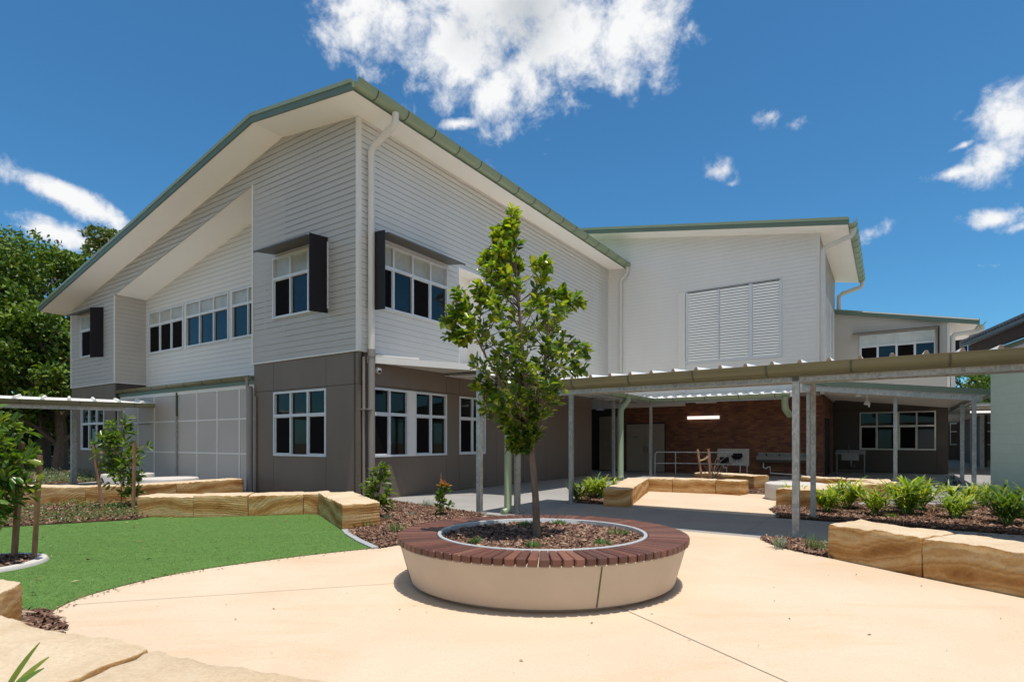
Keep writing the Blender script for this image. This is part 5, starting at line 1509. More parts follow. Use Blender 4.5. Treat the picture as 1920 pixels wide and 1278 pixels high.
for (p, q, n_) in ((pix(893, 600, -.1), pix(845, 585, -.12), 4), (pix(895, 610, -.1), pix(862, 640, -.1), 4), (pix(880, 590, -.1), pix(862, 548, -.12), 5), (pix(900, 600, -.1), pix(905, 545, -.1), 4), (pix(1050, 575), pix(1090, 560), 4), (pix(1030, 560), pix(1062, 552), 4), (pix(1060, 640), pix(1096, 655), 3), (pix(1050, 690), pix(1092, 690), 3), (pix(990, 500), pix(1024, 495), 5),
                   (pix(945, 470), pix(930, 430), 3), (pix(962, 450), pix(963, 402), 3), (pix(920, 500), pix(905, 490), 3), (pix(880, 590, -.1), pix(838, 608, -.12), 4), (pix(870, 620, -.1), pix(842, 622, -.12), 3), (pix(940, 740), pix(895, 720), 4), (pix(950, 770), pix(915, 765), 4), (pix(985, 820), pix(960, 832), 3)):
    mb.tube([p, q], [0.006, 0.002], 5, cap=False)
    for _ in range(n_): segs.append((p, tuple(c + random.uniform(-0.05, 0.05) for c in q)))
tk = mb.build('trunk', M['bark'], tr, smooth=True)
P, D, U, LL, WW, CCc = twig_leaves(segs, 20, 0.092, 0.026, PAL_TREE)
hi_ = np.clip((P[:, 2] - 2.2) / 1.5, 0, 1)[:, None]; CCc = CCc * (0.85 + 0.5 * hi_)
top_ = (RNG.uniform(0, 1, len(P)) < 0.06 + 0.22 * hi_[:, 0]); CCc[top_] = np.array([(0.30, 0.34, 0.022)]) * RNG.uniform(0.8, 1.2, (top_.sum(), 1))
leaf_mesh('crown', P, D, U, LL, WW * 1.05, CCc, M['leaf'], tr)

# --- generic bushy sapling
def sapling(name, label, base, h, segs_fn, per, L, Wd, pal, cat='sapling', group=None, stem_r=0.014, z0=0.0):
    r_ = root(name, label, cat, (base[0], base[1], z0), 0, group)
    mb = MB(wmap)
    pts = [(base[0] + math.sin(t * 3 + base[0]) * 0.03 * t, base[1], z0 + h * t) for t in np.linspace(0, 0.97, 7)]
    mb.tube(pts, [stem_r * (1 - 0.8 * t) for t in np.linspace(0, 1, 7)], 7)
    segs = []
    for p, q in segs_fn(base, h, z0):
        mb.tube([p, q], [stem_r * 0.35, stem_r * 0.15], 5, cap=False); segs.append((p, q))
    mb.build('trunk', M['bark'], r_, smooth=True)
    P, D, U, LL, WW, c_ = twig_leaves(segs, per, L, Wd, pal)
    leaf_mesh('crown', P, D, U, LL, WW, c_, M['leaf'], r_)
    return r_


def spread(zs, rs, n, up=0.12):
    def fn(base, h, z0):
        out = []
        for k in range(n):
            t = random.uniform(zs[0], 1.0); r = float(np.interp(t, zs, rs)) * random.uniform(0.5, 1.05); a = random.uniform(0, 2 * math.pi)
            b0_ = (base[0] + math.sin(t * 3 + base[0]) * 0.03 * t, base[1], z0 + h * t * 0.93)
            out.append((b0_, (b0_[0] + r * math.cos(a), b0_[1] + r * math.sin(a), z0 + h * t + random.uniform(0, up))))
        return out
    return fn


PAL_SAP = [(0.09, 0.18, 0.025), (0.14, 0.23, 0.03), (0.06, 0.125, 0.022), (0.21, 0.26, 0.045)]
sapling('sapling', 'bushy young sapling tied between two stakes in the left mulch bed', (-8.85, 12.75), 2.05, spread([0.12, 0.25, 0.45, 0.62, 0.8, 1.0], [0.36, 0.48, 0.44, 0.56, 0.38, 0.08], 52), 15, 0.16, 0.036, PAL_SAP)
sapling('sapling', 'dense glossy shrub-like tree at the left edge standing in the turf ring', (LX - 0.02, LY + 0.05), 1.78, spread([0.28, 0.4, 0.55, 0.75, 0.9, 1.0], [0.40, 0.58, 0.60, 0.55, 0.38, 0.14], 95), 18, 0.145, 0.032, PAL_SAP, z0=0.02)
def stake(base, top, label, w=0.05, group=None):
    mb = MB(wmap)
    b0_, t0_ = Vector(base), Vector(top); d_ = (t0_ - b0_).normalized(); s_ = d_.cross(Vector((0, 1, 0))).normalized() * w / 2; u_ = s_.cross(d_).normalized() * w / 2
    mb.hexa([tuple(b0_ - s_ - u_), tuple(b0_ + s_ - u_), tuple(b0_ + s_ + u_), tuple(b0_ - s_ + u_), tuple(t0_ - s_ - u_), tuple(t0_ + s_ - u_), tuple(t0_ + s_ + u_), tuple(t0_ - s_ + u_)])
    o = mb.build('timber_stake', M['timber_stake'], None, False, base); tag(o, label, 'stake', group)
def tie(p, q, label):
    mb = MB(wmap); p, q = Vector(p), Vector(q)
    m_ = (p + q) / 2 + Vector((0, 0, -0.02))
    for a, b_ in ((p, m_), (m_, q)):
        d_ = (b_ - a); mb.hexa([tuple(a + Vector((0, -.008, -.025))), tuple(b_ + Vector((0, -.008, -.025))), tuple(b_ + Vector((0, .008, -.025))), tuple(a + Vector((0, .008, -.025))), tuple(a + Vector((0, -.008, .025))), tuple(b_ + Vector((0, -.008, .025))), tuple(b_ + Vector((0, .008, .025))), tuple(a + Vector((0, .008, .025)))])
    o = mb.build('tree_tie', M['tie'], None, False, tuple(p)); tag(o, label, 'tree tie')
st1, st2 = survey(193, 955), survey(250, 953)
s1t = ((175 - 960) / F_PX * st1[1], st1[1], EYE + (HOR - 832) / F_PX * st1[1]); s2t = ((252 - 960) / F_PX * st2[1], st2[1], EYE + (HOR - 830) / F_PX * st2[1])
stake((*st1, 0), s1t, 'leaning hardwood stake left of the sapling in the mulch bed', 0.048); stake((*st2, 0), s2t, 'upright hardwood stake right of the sapling in the mulch bed', 0.052)
tie((s1t[0] + 0.02, s1t[1] - .04, 1.27), (-8.9, 12.75, 1.24), 'pale tie from the leaning stake to the sapling'); tie((s2t[0], s2t[1] - .04, 1.14), (-8.85, 12.75, 1.12), 'pale tie from the upright stake to the sapling')
st3 = survey(64, 1052); s3t = ((75 - 960) / F_PX * st3[1], st3[1], EYE + (HOR - 853) / F_PX * st3[1])
stake((*st3, 0.02), s3t, 'dark hardwood stake right of the glossy shrub in the turf ring', 0.04)
stake((-6.30, 7.12, 0.02), (-6.22, 7.14, 1.48), 'hardwood stake half hidden in the glossy shrub', 0.05)
tie((s3t[0], s3t[1] - 0.03, 1.06), (-6.2, 6.8, 1.0), 'pale tie from the dark stake to the glossy shrub')
# saplings by the brown wall
sapling('sapling', 'green leafy sapling in front of the brown corner downpipe', survey(712, 972), 0.88, spread([0.25, 0.4, 0.6, 0.8, 1.0], [0.22, 0.28, 0.28, 0.26, 0.12], 24), 9, 0.17, 0.036, [(0.13, 0.20, 0.03), (0.09, 0.16, 0.02), (0.17, 0.22, 0.04), (0.06, 0.12, 0.02)], stem_r=0.016)
sapling('sapling', 'small sapling with orange new leaves in the mulch bed', survey(832, 968), 0.62, spread([0.15, 0.3, 0.5, 0.65], [0.2, 0.22, 0.18, 0.1], 14), 8, 0.14, 0.034, [(0.12, 0.20, 0.03), (0.09, 0.16, 0.02)], stem_r=0.012)
bx2 = survey(832, 968)
P = np.array([[bx2[0], bx2[1], 0.60]] * 22) + RNG.normal(size=(22, 3)) * 0.015
D = unit(22); D[:, 2] = np.abs(D[:, 2]) * 0.5 + 0.15
orange = leaf_mesh('new_growth', P, D, np.tile([0, 0, 1.0], (22, 1)) + RNG.normal(size=(22, 3)) * .3, np.full(22, 0.16), np.full(22, 0.03), leaf_cols(22, [(0.36, 0.15, 0.06), (0.30, 0.12, 0.05)]), M['leaf'], [o for o in bpy.data.objects if o.get('label', '').startswith('small sapling with orange')][0])
stake((bx2[0] - 0.03, bx2[1] + 0.03, 0), (bx2[0] - 0.06, bx2[1] + 0.03, 0.86), 'thin cane beside the orange tipped sapling', 0.012)

# --- strap leaved clumps
def straps(P0, az, el, L, Wd, cols, curl, nseg=6, roll=0.0):
    """Arching blades; returns verts, faces, colours."""
    n = len(P0); V = np.zeros((n, nseg + 1, 2, 3)); t = np.linspace(0, 1, nseg + 1)
    h = np.stack([np.cos(az), np.sin(az), np.zeros(n)], 1); s = np.stack([-np.sin(az), np.cos(az), np.zeros(n)], 1)
    pos = P0.copy(); e = el.copy()
    for k in range(nseg + 1):
        w = Wd * (np.sin(np.pi * min(0.97, 0.12 + 0.86 * t[k])) ** 0.75)
        upn = -h * np.sin(e)[:, None] + np.array([0, 0, 1.0]) * np.cos(e)[:, None]
        tw = s + np.array([0, 0, 1.0]) * 0.15 if roll == 0.0 else s * math.cos(roll) + upn * math.sin(roll)
        V[:, k, 0] = pos - tw * w[:, None]; V[:, k, 1] = pos + tw * w[:, None]
        pos = pos + (h * np.cos(e)[:, None] + np.array([0, 0, 1.0]) * np.sin(e)[:, None]) * (L / nseg)[:, None]
        e = e - curl / nseg
    i0 = (np.arange(n) * (nseg + 1) * 2)[:, None]
    F = np.concatenate([i0 + np.array([[2 * k, 2 * k + 1, 2 * k + 3, 2 * k + 2]]) for k in range(nseg)], 0)
    return V.reshape(-1, 3), F, np.repeat(cols, (nseg + 1) * 2, 0)


PAL_LILY = [(0.28, 0.38, 0.035), (0.19, 0.31, 0.035), (0.38, 0.44, 0.05), (0.10, 0.19, 0.028), (0.45, 0.48, 0.065)]
def ginger_clump(x, y, h, r, n, label, group, pal=PAL_LILY):
    """Upright leafy canes, each with alternating lance leaves."""
    rt = root('leafy_plant', label, 'plant', (x, y, 0), 0, group)
    st = MB(wmap); P, A, E_, L, Wd = [], [], [], [], []
    for k in range(int(n * 1.5)):
        a = random.uniform(0, 2 * math.pi); lean = random.uniform(0.08, 0.62); hh_ = h * random.uniform(0.62, 1.0)
        b0_ = np.array([x + math.cos(a) * r * 0.25 * random.random(), y + math.sin(a) * r * 0.25 * random.random(), 0.02])
        pts = []
        for t in np.linspace(0, 1, 5):
            pts.append(tuple(b0_ + np.array([math.cos(a) * math.sin(lean) * hh_ * t ** 1.4, math.sin(a) * math.sin(lean) * hh_ * t ** 1.4, hh_ * t * math.cos(lean * 0.7) * 0.8])))
        st.tube(pts, [0.007, 0.006, 0.005, 0.004, 0.002], 5, cap=False)
        for j in range(9):
            t = 0.30 + 0.7 * j / 8
            p = np.array([np.interp(t, np.linspace(0, 1, 5), [q[i] for q in pts]) for i in range(3)])
            P.append(p); A.append(a + (j % 2 * 2 - 1) * random.uniform(0.5, 1.3) + random.uniform(-0.3, 0.3)); E_.append(random.uniform(0.25, 1.0) + 0.25 * t); L.append(random.uniform(0.21, 0.33) * h / 0.65); Wd.append(random.uniform(0.014, 0.022) * (h / 0.65))
    st.build('canes', M['turf'], rt, smooth=True)
    m_ = len(P)
    V, F, C_ = straps(np.array(P), np.array(A), np.array(E_), np.array(L), np.array(Wd), leaf_cols(m_, pal), RNG.uniform(0.5, 1.3, m_), 5)
    link_mesh('leaves', V, F, M['leaf_strap'], rt, False, colors=C_)


GP = 'leafy clumps in the right hand bed'
for px, py, h, r, n, lab in (
        (1488, 945, 0.50, 0.3, 17, 'strappy green clump right behind the tall galvanised post'),
        (1551, 962, 0.56, 0.3, 18, 'bright green clump just right of the second tall post'),
        (1588, 955, 0.72, 0.4, 17, 'tall airy clump in front of the long sandstone block'),
        (1641, 968, 0.60, 0.3, 14, 'smaller leafy clump between two taller ones in the right bed'),
        (1700, 966, 0.78, 0.4, 20, 'tall clump left of centre in the right bed with bare canes'),
        (1722, 958, 0.74, 0.4, 16, 'tall clump behind right, below the wing canopy post'),
        (1790, 974, 0.50, 0.45, 19, 'low spreading clump nearest the path in the right bed'),
        (1806, 955, 0.60, 0.45, 18, 'wide clump in front of the two right canopy posts'),
        (1843, 950, 0.52, 0.45, 16, 'yellow green clump before the green wall corner'),
        (1890, 985, 0.62, 0.4, 18, 'large dark green clump cut by the right edge'),
        (1912, 972, 0.72, 0.45, 18, 'tall dark clump against the green wall at the right edge')):
    p = survey(px, py); ginger_clump(p[0], p[1], h, r, n, lab, GP, PAL_LILY if px < 1860 else [(0.05, 0.12, 0.02), (0.10, 0.18, 0.025), (0.16, 0.23, 0.03)])
GQ = 'bright clumps left of the court row'
for px, py, h, n, lab in ((1085, 940, 0.52, 18, 'bright strappy clump beside the thin walkway post'), (1112, 932, 0.56, 18, 'bright strappy clump in the middle of the small court bed'), (1130, 936, 0.60, 22, 'bright strappy clump touching the court sandstone')):
    p = survey(px, py); ginger_clump(p[0], p[1], h, 0.35, n, lab, GQ)

# dark shrubs and tufts
def tuft(name, label, x, y, z, r, h, n, pal, cat='grass tuft', wd=0.004, group=None, curl=0.9):
    az = RNG.uniform(0, 2 * np.pi, n); rr = r * RNG.uniform(0, 1, n) ** 0.6
    P0 = np.stack([x + rr * np.cos(az) * 0.8, y + rr * np.sin(az) * 0.8, np.full(n, z)], 1)
    V, F, C_ = straps(P0, RNG.uniform(0, 2 * np.pi, n), RNG.uniform(0.6, 1.5, n), h * RNG.uniform(0.6, 1.1, n), np.full(n, wd), leaf_cols(n, pal), RNG.uniform(0.2, 1.2, n) * curl, 4)
    o = link_mesh(name, V, F, M['leaf_far'], None, False, (x, y, z), 0, C_); tag(o, label, cat, group)
PG = [(0.075, 0.16, 0.035), (0.11, 0.20, 0.05), (0.055, 0.12, 0.03)]
PGREY = [(0.20, 0.25, 0.19), (0.15, 0.20, 0.15), (0.24, 0.28, 0.22)]
GT = 'grass tufts in the planter'
for px, py, r, lab in ((1160, 1003, 0.13, 'green grass tuft at the right of the planter'), (1128, 1022, 0.12, 'green grass tuft near the front right of the planter lip'), (890, 1019, 0.07, 'small grass tuft at the front left of the planter'), (985, 985, 0.12, 'grass tuft behind the tree trunk in the planter'), (1048, 983, 0.10, 'pale grass tuft right of the trunk at the back of the planter'), (1000, 1027, 0.10, 'low grass tuft at the front centre of the planter')):
    p = survey(px, py, 0.455); tuft('grass_tuft', lab, p[0], p[1], 0.45, r, 0.085, 150, PG, group=GT)
GU = 'grey green tufts in the beds'
for px, py, r, h, lab, pal in ((800, 951, 0.2, 0.22, 'grey green tuft beside the path left of the orange tipped sapling', PGREY), (742, 999, 0.16, 0.2, 'green tuft in the mulch left of the planter bench', PG), (688, 990, 0.15, 0.18, 'tuft at the foot of the large corner sandstone', PG), (770, 968, 0.1, 0.1, 'tiny grey tuft in the mulch between the saplings', PGREY), (1528, 1033, 0.16, 0.26, 'fine grass tuft beside the large right sandstone block', PG), (1462, 1028, 0.1, 0.2, 'thin dry tuft near the tall post foot', PGREY), (1668, 972, 0.14, 0.12, 'low bright green sprig at the edge of the right bed', [(0.2, 0.33, 0.05), (0.15, 0.28, 0.04)]), (1848, 925, 0.2, 0.45, 'fine grass plume in front of the green wall', PGREY), (1840, 930, 0.16, 0.4, 'second fine grass plume left of the green wall', PGREY), (725, 975, 0.12, 0.14, 'tuft beside the leafy corner sapling', PGREY)):
    p = survey(px, py); tuft('grass_tuft', lab, p[0], p[1], 0.02, r, h, 70, pal, group=GU)
def shrub(name, label, x, y, z, r, h, n, L, Wd, pal, group=None, kind=None, cat='shrub', mat='leaf'):
    a = RNG.uniform(0, 2 * np.pi, n); rr = r * np.sqrt(RNG.uniform(0, 1, n))
    P = np.stack([x + rr * np.cos(a), y + rr * np.sin(a), z + h * RNG.uniform(0.1, 1, n) * (1 - 0.5 * (rr / r) ** 2)], 1)
    D = unit(n); D[:, 2] = np.abs(D[:, 2]) * 0.7
    o = leaf_mesh(name, P, D, np.tile([0, 0, 1.0], (n, 1)) + RNG.normal(size=(n, 3)) * 0.4, L * RNG.uniform(0.6, 1.2, n), np.full(n, Wd), leaf_cols(n, pal), M[mat], None, (x, y, z)); tag(o, label, cat, group, kind)
for px, py, lab in ((1752, 940, 'small dark shrub in the right bed behind the tall clump'), (1785, 918, 'dark twiggy shrub left of the right canopy posts')):
    p = survey(px, py); shrub('dark_shrub', lab, p[0], p[1], 0.0, 0.3, 0.42, 90, 0.12, 0.025, [(0.02, 0.035, 0.018), (0.03, 0.05, 0.02)])
# staked dead sapling in the court
dsx, dsy = W(6.4, 8.6)[:2]
dd = root('bare_sapling', 'bare twiggy sapling between two stakes behind the court sandstone row', 'sapling', (dsx, dsy, 0))
mb = MB(wmap)
for k in range(16):
    a = random.uniform(0, 6.28); l = random.uniform(0.3, 0.7); z = random.uniform(0.05, 0.6)
    mb.tube([(dsx, dsy, z), (dsx + math.cos(a) * l * 0.4, dsy + math.sin(a) * l * 0.3, z + l * 0.7), (dsx + math.cos(a) * l * 0.8, dsy + math.sin(a) * l * 0.5, z + l)], [0.012, 0.008, 0.003], 5, cap=False)
mb.build('twigs', M['bark'], dd)
P, D, U, LL, WW, c_ = twig_leaves([((dsx, dsy, 0.3), (dsx + 0.5, dsy, 0.8)), ((dsx, dsy, 0.4), (dsx - 0.2, dsy, 1.0))], 12, 0.1, 0.02, [(0.14, 0.06, 0.03)])
leaf_mesh('dry_leaves', P, D, U, LL, WW, c_, M['leaf_far'], dd)
k1, k2 = survey(1318, 928), survey(1331, 928)
def at_depth(px, py, y): return ((px - 960) / F_PX * y, y, EYE + (HOR - py) / F_PX * y)
yd = dsy - 0.25
stake(tuple(list(at_depth(1319, 900, yd))[:2]) + (0.0,), at_depth(1308, 842, yd), 'leaning pale stake left of the bare sapling in the court', 0.055)
stake(tuple(list(at_depth(1333, 900, yd))[:2]) + (0.0,), at_depth(1328, 841, yd), 'upright pale stake right of the bare sapling in the court', 0.055)
tie(at_depth(1312, 863, yd - 0.04), at_depth(1328, 856, yd - 0.04), 'pale tie joining the two court stakes')

# ground cover
def cover(label, poly, n, L, Wd, pal, h=0.12, patch=None):
    x, y = rand_in(poly, n * 3)
    f = np.array([noise.noise(Vector((a * 1.6, b_ * 1.6, 4.2))) for a, b_ in zip(x, y)])
    k = f > (0.0 if patch is None else patch); x, y, f = x[k][:n], y[k][:n], f[k][:n]; n = len(x)
    P = np.stack([x, y, 0.02 + RNG.uniform(0, h, n) * np.clip(f * 2.5 + 0.2, 0.2, 1)], 1); D = unit(n); D[:, 2] = np.abs(D[:, 2]) * 0.6
    o = leaf_mesh('ground_cover', P, D, np.tile([0, 0, 1.0], (n, 1)) + RNG.normal(size=(n, 3)) * .4, L * RNG.uniform(.6, 1.2, n), np.full(n, Wd), leaf_cols(n, pal), M['leaf'], None, (float(x.mean()), float(y.mean()), 0)); tag(o, label, 'ground cover', None, 'stuff')
cover('low green creeping plants in the left mulch bed', beds['left'][0], 5200, 0.055, 0.013, [(0.09, 0.17, 0.035), (0.06, 0.13, 0.03), (0.14, 0.22, 0.06)], 0.16, -0.02)
cover('grey green low plants under the left walkway', beds['far left'][0], 5000, 0.10, 0.022, [(0.15, 0.19, 0.12), (0.09, 0.14, 0.06), (0.22, 0.25, 0.18)], 0.35, -0.3)

# near strap leaves at the lower left corner
nl = root('strap_plant', 'strap leaved plant poking in at the lower left corner', 'plant', (-2.16, 2.35, 0.38))
P0 = np.array([[-2.16, 2.35, 0.405]] * 6) + RNG.normal(size=(6, 3)) * 0.010
V, F, C_ = straps(P0, np.array([0.35, 0.15, 0.0, -0.3, 2.5, 3.4]), np.array([1.15, 0.95, 0.75, 0.6, 0.9, 0.7]), np.array([0.29, 0.27, 0.25, 0.16, 0.2, 0.25]), np.array([0.013, 0.015, 0.014, 0.010, 0.012, 0.012]), np.array([(0.15, 0.22, 0.03), (0.22, 0.28, 0.04), (0.12, 0.22, 0.03), (0.09, 0.16, 0.02), (0.1, 0.2, 0.03), (0.1, 0.2, 0.03)]), np.array([0.25, 0.35, 0.3, 0.3, 0.5, 0.6]), 7, 1.1)
link_mesh('leaves', V, F, M['leaf'], nl, True, colors=C_)
nl2 = root('strap_plant', 'single green leaf tip rising at the bottom edge', 'plant', (-1.55, 2.30, 0.3))
V, F, C_ = straps(np.array([[-1.62, 2.36, 0.38], [-1.63, 2.35, 0.36]]), np.array([0.4, 2.6]), np.array([0.7, 0.6]), np.array([0.13, 0.14]), np.array([0.012, 0.012]), np.array([(0.15, 0.25, 0.03)] * 2), np.array([0.4, 0.4]), 6, 1.1)
link_mesh('leaves', V, F, M['leaf'], nl2, True, colors=C_)

# --- background trees
def big_tree(name, label, x, y, h, r, n, zlow, pal, leaf=0.42, group=None, seed=0):
    rt = root(name, label, 'tree', (x, y, 0), 0, group)
    rnd = random.Random(seed)
    mb = MB(wmap)
    mb.tube([(x, y, 0), (x + .1, y, h * .2), (x - .1, y + .1, h * .4), (x, y, h * .75)], [0.38, 0.28, 0.22, 0.08], 9)
    cl = []
    for k in range(46):
        t = rnd.random(); z = zlow + (h - zlow) * t ** 0.85
        rz_ = r * math.sqrt(max(0.05, 1 - ((z - (zlow + (h - zlow) * 0.42)) / ((h - zlow) * 0.62)) ** 2))
        a = rnd.uniform(0, 6.283); q = rz_ * math.sqrt(rnd.uniform(0.12, 1))
        c_ = (x + q * math.cos(a), y + q * math.sin(a), z); cl.append((c_, rnd.uniform(0.8, 1.55) * r / 5.0))
        if k % 3 == 0: mb.tube([(x, y, max(h * .15, z - q * 0.8)), ((x + c_[0]) / 2, (y + c_[1]) / 2, z - q * 0.25), c_], [0.12, 0.07, 0.02], 6, cap=False)
    mb.build('trunk', M['bark'], rt, smooth=True)
    per = n // len(cl); P, C_ = [], []
    for c_, s in cl:
        u = unit(per) * (RNG.uniform(0.25, 1, (per, 1)) ** 0.45) * s * np.array([1.15, 1.15, 0.75]); P.append(np.array(c_) + u)
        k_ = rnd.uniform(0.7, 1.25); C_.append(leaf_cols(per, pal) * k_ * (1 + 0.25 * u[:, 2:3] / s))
    P = np.concatenate(P); C_ = np.concatenate(C_); m_ = len(P)
    D = unit(m_); U = unit(m_); U[:, 2] += 0.8
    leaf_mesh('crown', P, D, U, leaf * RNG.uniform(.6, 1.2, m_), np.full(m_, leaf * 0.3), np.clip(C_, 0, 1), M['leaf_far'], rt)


PAL_BG = [(0.085, 0.155, 0.018), (0.12, 0.195, 0.022), (0.17, 0.23, 0.030), (0.055, 0.105, 0.016)]
PAL_YEL = [(0.16, 0.20, 0.04), (0.24, 0.23, 0.08), (0.11, 0.17, 0.03)]
GTREE = 'tall trees beyond the left end of the building'
big_tree('broadleaf_tree', 'tall rounded green tree at the far left edge', -36.0, 36.0, 15.2, 7.0, 26000, 2.8, PAL_BG, 0.30, GTREE, 1)
big_tree('broadleaf_tree', 'broad green tree against the left end of the school', -27.5, 33.0, 12.2, 5.6, 22000, 2.6, PAL_BG, 0.29, GTREE, 2)
big_tree('broadleaf_tree', 'thin yellowish tree rising behind the left roof edge', -30.5, 44.0, 18.0, 4.2, 9000, 8.0, PAL_YEL, 0.36, GTREE, 3)
big_tree('broadleaf_tree', 'dark low branching tree behind the left walkway', -30.0, 27.5, 10.2, 4.8, 16000, 2.4, PAL_BG, 0.28, GTREE, 4)
big_tree('broadleaf_tree', 'shaded tree deep behind the left walkway roof', -42.0, 46.0, 14.0, 7.0, 9000, 1.6, PAL_BG, 0.5, GTREE, 5)
big_tree('broadleaf_tree', 'small dark tree close to the left end wall', -24.5, 30.5, 8.2, 3.4, 8000, 2.2, PAL_BG, 0.32, GTREE, 8)
GTR = 'trees seen over the canopy at right'
big_tree('broadleaf_tree', 'green tree seen above the canopy left of the green wall', 41, 50.5, 8.4, 3.6, 5000, 1.5, PAL_BG, 0.34, GTR, 6)
big_tree('broadleaf_tree', 'second tree crown right behind the green wall corner', 49, 56, 9.6, 3.6, 4500, 1.5, PAL_YEL, 0.36, GTR, 7)
GBH = 'trees standing behind the viewpoint'
big_tree('broadleaf_tree', 'tall tree reflected in the upstairs corner windows', 6, -30, 15, 6.5, 6000, 3.0, PAL_BG, 0.5, GBH, 11)
big_tree('broadleaf_tree', 'wide tree reflected in the recessed upstairs windows', -9, -36, 17, 7.5, 6000, 3.0, PAL_BG, 0.5, GBH, 12)
big_tree('broadleaf_tree', 'tree reflected in the side windows by the downpipe', 26, -22, 15, 7.0, 6000, 3.0, PAL_BG, 0.5, GBH, 13)
# low understory that closes the view under the trees
shrub('understory_hedge', 'dark understorey shrubs under the trees at left', -36, 40, 0.0, 11, 3.2, 9000, 0.4, 0.12, [(0.03, 0.06, 0.012), (0.05, 0.085, 0.018)], None, 'stuff', 'hedge', 'leaf_far')

# ------------------------------------------------------------------ WORLD
w = bpy.data.worlds.new('World'); SC.world = w; w.use_nodes = True
nt = w.node_tree; nt.nodes.clear()
SUNV = Vector((0.165 * AX[0] - 0.05 * VX[0], 0.165 * AX[1] - 0.05 * VX[1], 1.0)).normalized()
elev = math.asin(SUNV.z); azim = math.atan2(SUNV.x, SUNV.y)
sky = nd(nt, 'ShaderNodeTexSky', sky_type='NISHITA'); sky.sun_disc = False; sky.sun_elevation = elev; sky.sun_rotation = azim
sky.air_density = 1.0; sky.dust_density = 0.3; sky.ozone_density = 2.5; sky.altitude = 100
tc = nt.nodes.new('ShaderNodeTexCoord')
nrm = nd(nt, 'ShaderNodeVectorMath', operation='NORMALIZE'); nt.links.new(tc.outputs['Generated'], nrm.inputs[0])
sp = nt.nodes.new('ShaderNodeSeparateXYZ'); nt.links.new(nrm.outputs[0], sp.inputs[0])
def mth(op, a, b_=None, c_=None, clamp=False):
    n = nd(nt, 'ShaderNodeMath', operation=op); n.use_clamp = clamp
    for i, q in enumerate((a, b_, c_)):
        if q is None: continue
        if isinstance(q, (int, float)): n.inputs[i].default_value = q
        else: nt.links.new(q, n.inputs[i])
    return n.outputs[0]
az_ = mth('ARCTAN2', sp.outputs[0], sp.outputs[1]); el_ = mth('ARCSINE', sp.outputs[2])
def cloud_mask(azd, eld, ra, re, rot=0.0):
    """Soft ellipse in compass direction / elevation (degrees), 1 at the middle falling to -inf."""
    da = mth('SUBTRACT', az_, math.radians(azd)); de = mth('SUBTRACT', el_, math.radians(eld))
    c, s = math.cos(math.radians(rot)), math.sin(math.radians(rot))
    x = mth('ADD', mth('MULTIPLY', da, c / math.radians(ra)), mth('MULTIPLY', de, s / math.radians(ra)))
    y = mth('ADD', mth('MULTIPLY', da, -s / math.radians(re)), mth('MULTIPLY', de, c / math.radians(re)))
    return mth('SUBTRACT', 1.0, mth('SQRT', mth('ADD', mth('MULTIPLY', x, x), mth('MULTIPLY', y, y))))
def aim(px, py):
    d_ = Vector(((px - 960) / F_PX, 1, (HOR - py) / F_PX)).normalized(); return math.degrees(math.atan2(d_.x, d_.y)), math.degrees(math.asin(d_.z))
CL = [(940, -20, 17.0, 10.0, 0), (1040, 85, 11.0, 5.6, -16), (690, 0, 6.5, 6.0, 25), (850, 100, 6.5, 4.0, 0), (930, 170, 4.0, 2.6, -20), (1190, 40, 6, 5.5, -25), (860, 232, 2.6, 0.6, -5),
      (110, 362, 4.4, 1.1, 14), (178, 395, 3.0, 1.1, 20), (110, 440, 4.0, 1.1, 10), (160, 455, 2.6, 0.8, 6), (45, 425, 1.6, 0.5, 0),
      (1905, 225, 3.0, 3.0, -40), (1865, 295, 3.6, 2.0, -25), (1800, 322, 2.6, 0.8, 0), (1868, 410, 2.6, 1.0, 10), (1915, 425, 2.0, 0.8, 0), (1800, 210, 0.9, 0.35, -20), (1862, 497, 0.9, 0.3, 15), (1800, 275, 1.4, 0.35, -10),
      (1025, 264, 1.0, 0.5, 0), (1350, 322, 1.2, 0.8, 20), (1448, 218, 1.0, 0.5, 0), (1505, 228, 1.2, 0.5, 10), (1632, 437, 1.1, 0.5, 0), (1370, 345, 0.6, 0.3, 0), (1020, 290, 0.6, 0.3, 0)]
acc = None
for (px, py, ra, re, rot) in CL:
    a_, e_ = aim(px, py); mk = cloud_mask(a_, e_, ra, re, -rot)
    mk = mth('MULTIPLY', mk, 1.0 if ra > 2.5 else (0.7 if ra > 1.3 else 0.27))
    acc = mk if acc is None else mth('MAXIMUM', acc, mk)
nz1 = nd(nt, 'ShaderNodeTexNoise', inp={'Scale': 9.0, 'Detail': 12.0, 'Roughness': 0.62, 'Distortion': 0.35}); nt.links.new(nrm.outputs[0], nz1.inputs['Vector'])
nz2 = nd(nt, 'ShaderNodeTexNoise', inp={'Scale': 26.0, 'Detail': 10.0, 'Roughness': 0.65, 'Distortion': 0.2}); nt.links.new(nrm.outputs[0], nz2.inputs['Vector'])
nsum = mth('ADD', mth('MULTIPLY', mth('SUBTRACT', nz1.outputs['Fac'], 0.5), 1.9), mth('MULTIPLY', mth('SUBTRACT', nz2.outputs['Fac'], 0.5), 2.3))
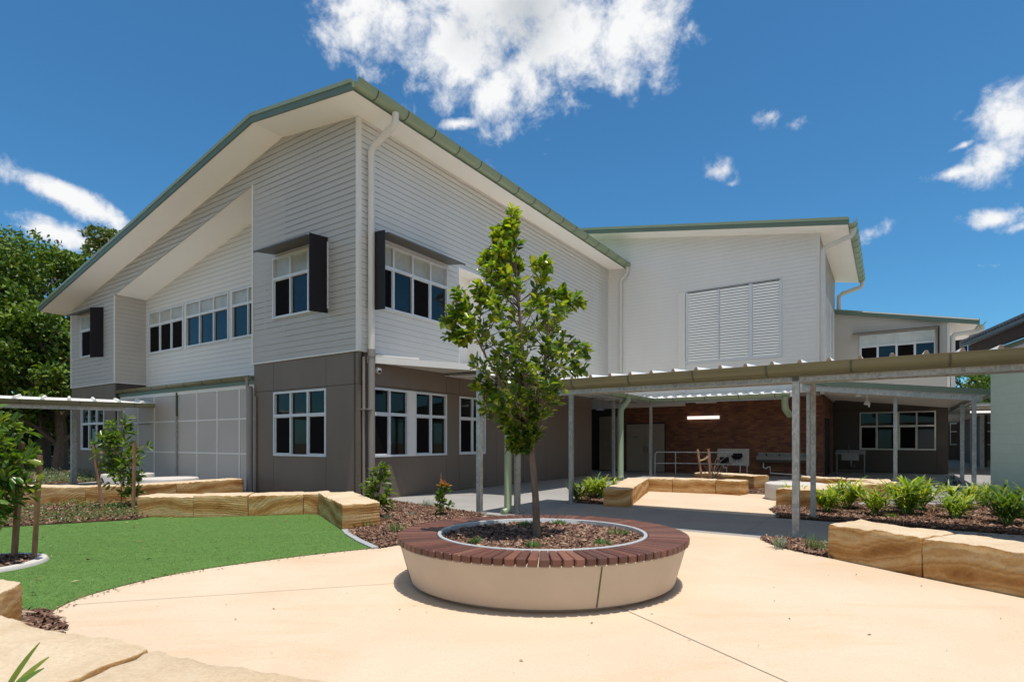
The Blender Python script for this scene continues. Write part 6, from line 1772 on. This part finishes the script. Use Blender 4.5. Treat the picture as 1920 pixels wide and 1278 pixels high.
# unseen broken cumulus added behind the viewer as neutral fill light
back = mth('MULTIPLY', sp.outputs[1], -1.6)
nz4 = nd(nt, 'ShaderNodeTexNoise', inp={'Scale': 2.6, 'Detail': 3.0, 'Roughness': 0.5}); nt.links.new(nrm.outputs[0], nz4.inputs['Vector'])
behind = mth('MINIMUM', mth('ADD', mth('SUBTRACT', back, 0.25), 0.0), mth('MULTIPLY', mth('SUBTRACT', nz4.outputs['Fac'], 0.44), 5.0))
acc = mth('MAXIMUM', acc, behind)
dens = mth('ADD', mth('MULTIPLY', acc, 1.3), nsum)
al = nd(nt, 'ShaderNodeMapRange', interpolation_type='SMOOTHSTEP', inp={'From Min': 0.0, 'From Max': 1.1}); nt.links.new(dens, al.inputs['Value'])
nz3 = nd(nt, 'ShaderNodeTexNoise', inp={'Scale': 5.0, 'Detail': 6.0, 'Roughness': 0.55}); nt.links.new(nrm.outputs[0], nz3.inputs['Vector'])
a_, e_ = aim(985, 15); core_ = cloud_mask(a_, e_, 12, 6.5, 0)
gr = nd(nt, 'ShaderNodeMapRange', interpolation_type='SMOOTHSTEP', inp={'From Min': 0.25, 'From Max': 1.1, 'To Min': 0.0, 'To Max': 1.0}); nt.links.new(mth('ADD', core_, mth('MULTIPLY', mth('SUBTRACT', nz3.outputs['Fac'], 0.5), 1.6)), gr.inputs['Value'])
cc_ = nd(nt, 'ShaderNodeMix', data_type='RGBA', inp={6: (0.95, 0.955, 0.96, 1), 7: (0.56, 0.60, 0.64, 1)}); nt.links.new(gr.outputs[0], cc_.inputs[0])
bgS = nd(nt, 'ShaderNodeBackground', inp={'Strength': 0.11})
tint = nd(nt, 'ShaderNodeMix', data_type='RGBA', blend_type='MULTIPLY', inp={0: 1.0, 7: (0.45, 0.95, 1.17, 1)}); nt.links.new(sky.outputs[0], tint.inputs[6]); nt.links.new(tint.outputs[2], bgS.inputs['Color'])
bgC = nd(nt, 'ShaderNodeBackground', inp={'Strength': 1.0}); nt.links.new(cc_.outputs[2], bgC.inputs['Color'])
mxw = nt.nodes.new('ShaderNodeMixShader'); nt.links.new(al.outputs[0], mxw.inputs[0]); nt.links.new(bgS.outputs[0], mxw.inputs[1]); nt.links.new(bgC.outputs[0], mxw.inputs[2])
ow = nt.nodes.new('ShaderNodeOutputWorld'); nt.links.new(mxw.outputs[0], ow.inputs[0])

ld = bpy.data.lights.new('sun', 'SUN'); ld.energy = 5.0; ld.angle = math.radians(0.53); ld.color = (1.0, 0.94, 0.86)
lo_ = bpy.data.objects.new('sun', ld); COL.objects.link(lo_); lo_.location = (5, -5, 40)
lo_.rotation_euler = (-SUNV).to_track_quat('-Z', 'Y').to_euler()

cd = bpy.data.cameras.new('camera'); cam = bpy.data.objects.new('camera', cd); COL.objects.link(cam)
cam.location = (0, 0, EYE); cam.rotation_euler = (math.radians(90), 0, 0)
cd.sensor_width = 36; cd.lens = 36 * F_PX / 1920; cd.shift_y = (HOR - 639) / 1920; cd.clip_end = 2000; cd.clip_start = 0.05
SC.camera = cam
SC.view_settings.view_transform = 'Standard'; SC.view_settings.look = 'None'; SC.view_settings.exposure = 0; SC.view_settings.gamma = 1
SC.render.engine = 'CYCLES'
SC.cycles.max_bounces = 8; SC.cycles.diffuse_bounces = 5; SC.cycles.glossy_bounces = 3; SC.cycles.transparent_max_bounces = 4
SC.cycles.sample_clamp_indirect = 6
SC.cycles.use_denoising = True
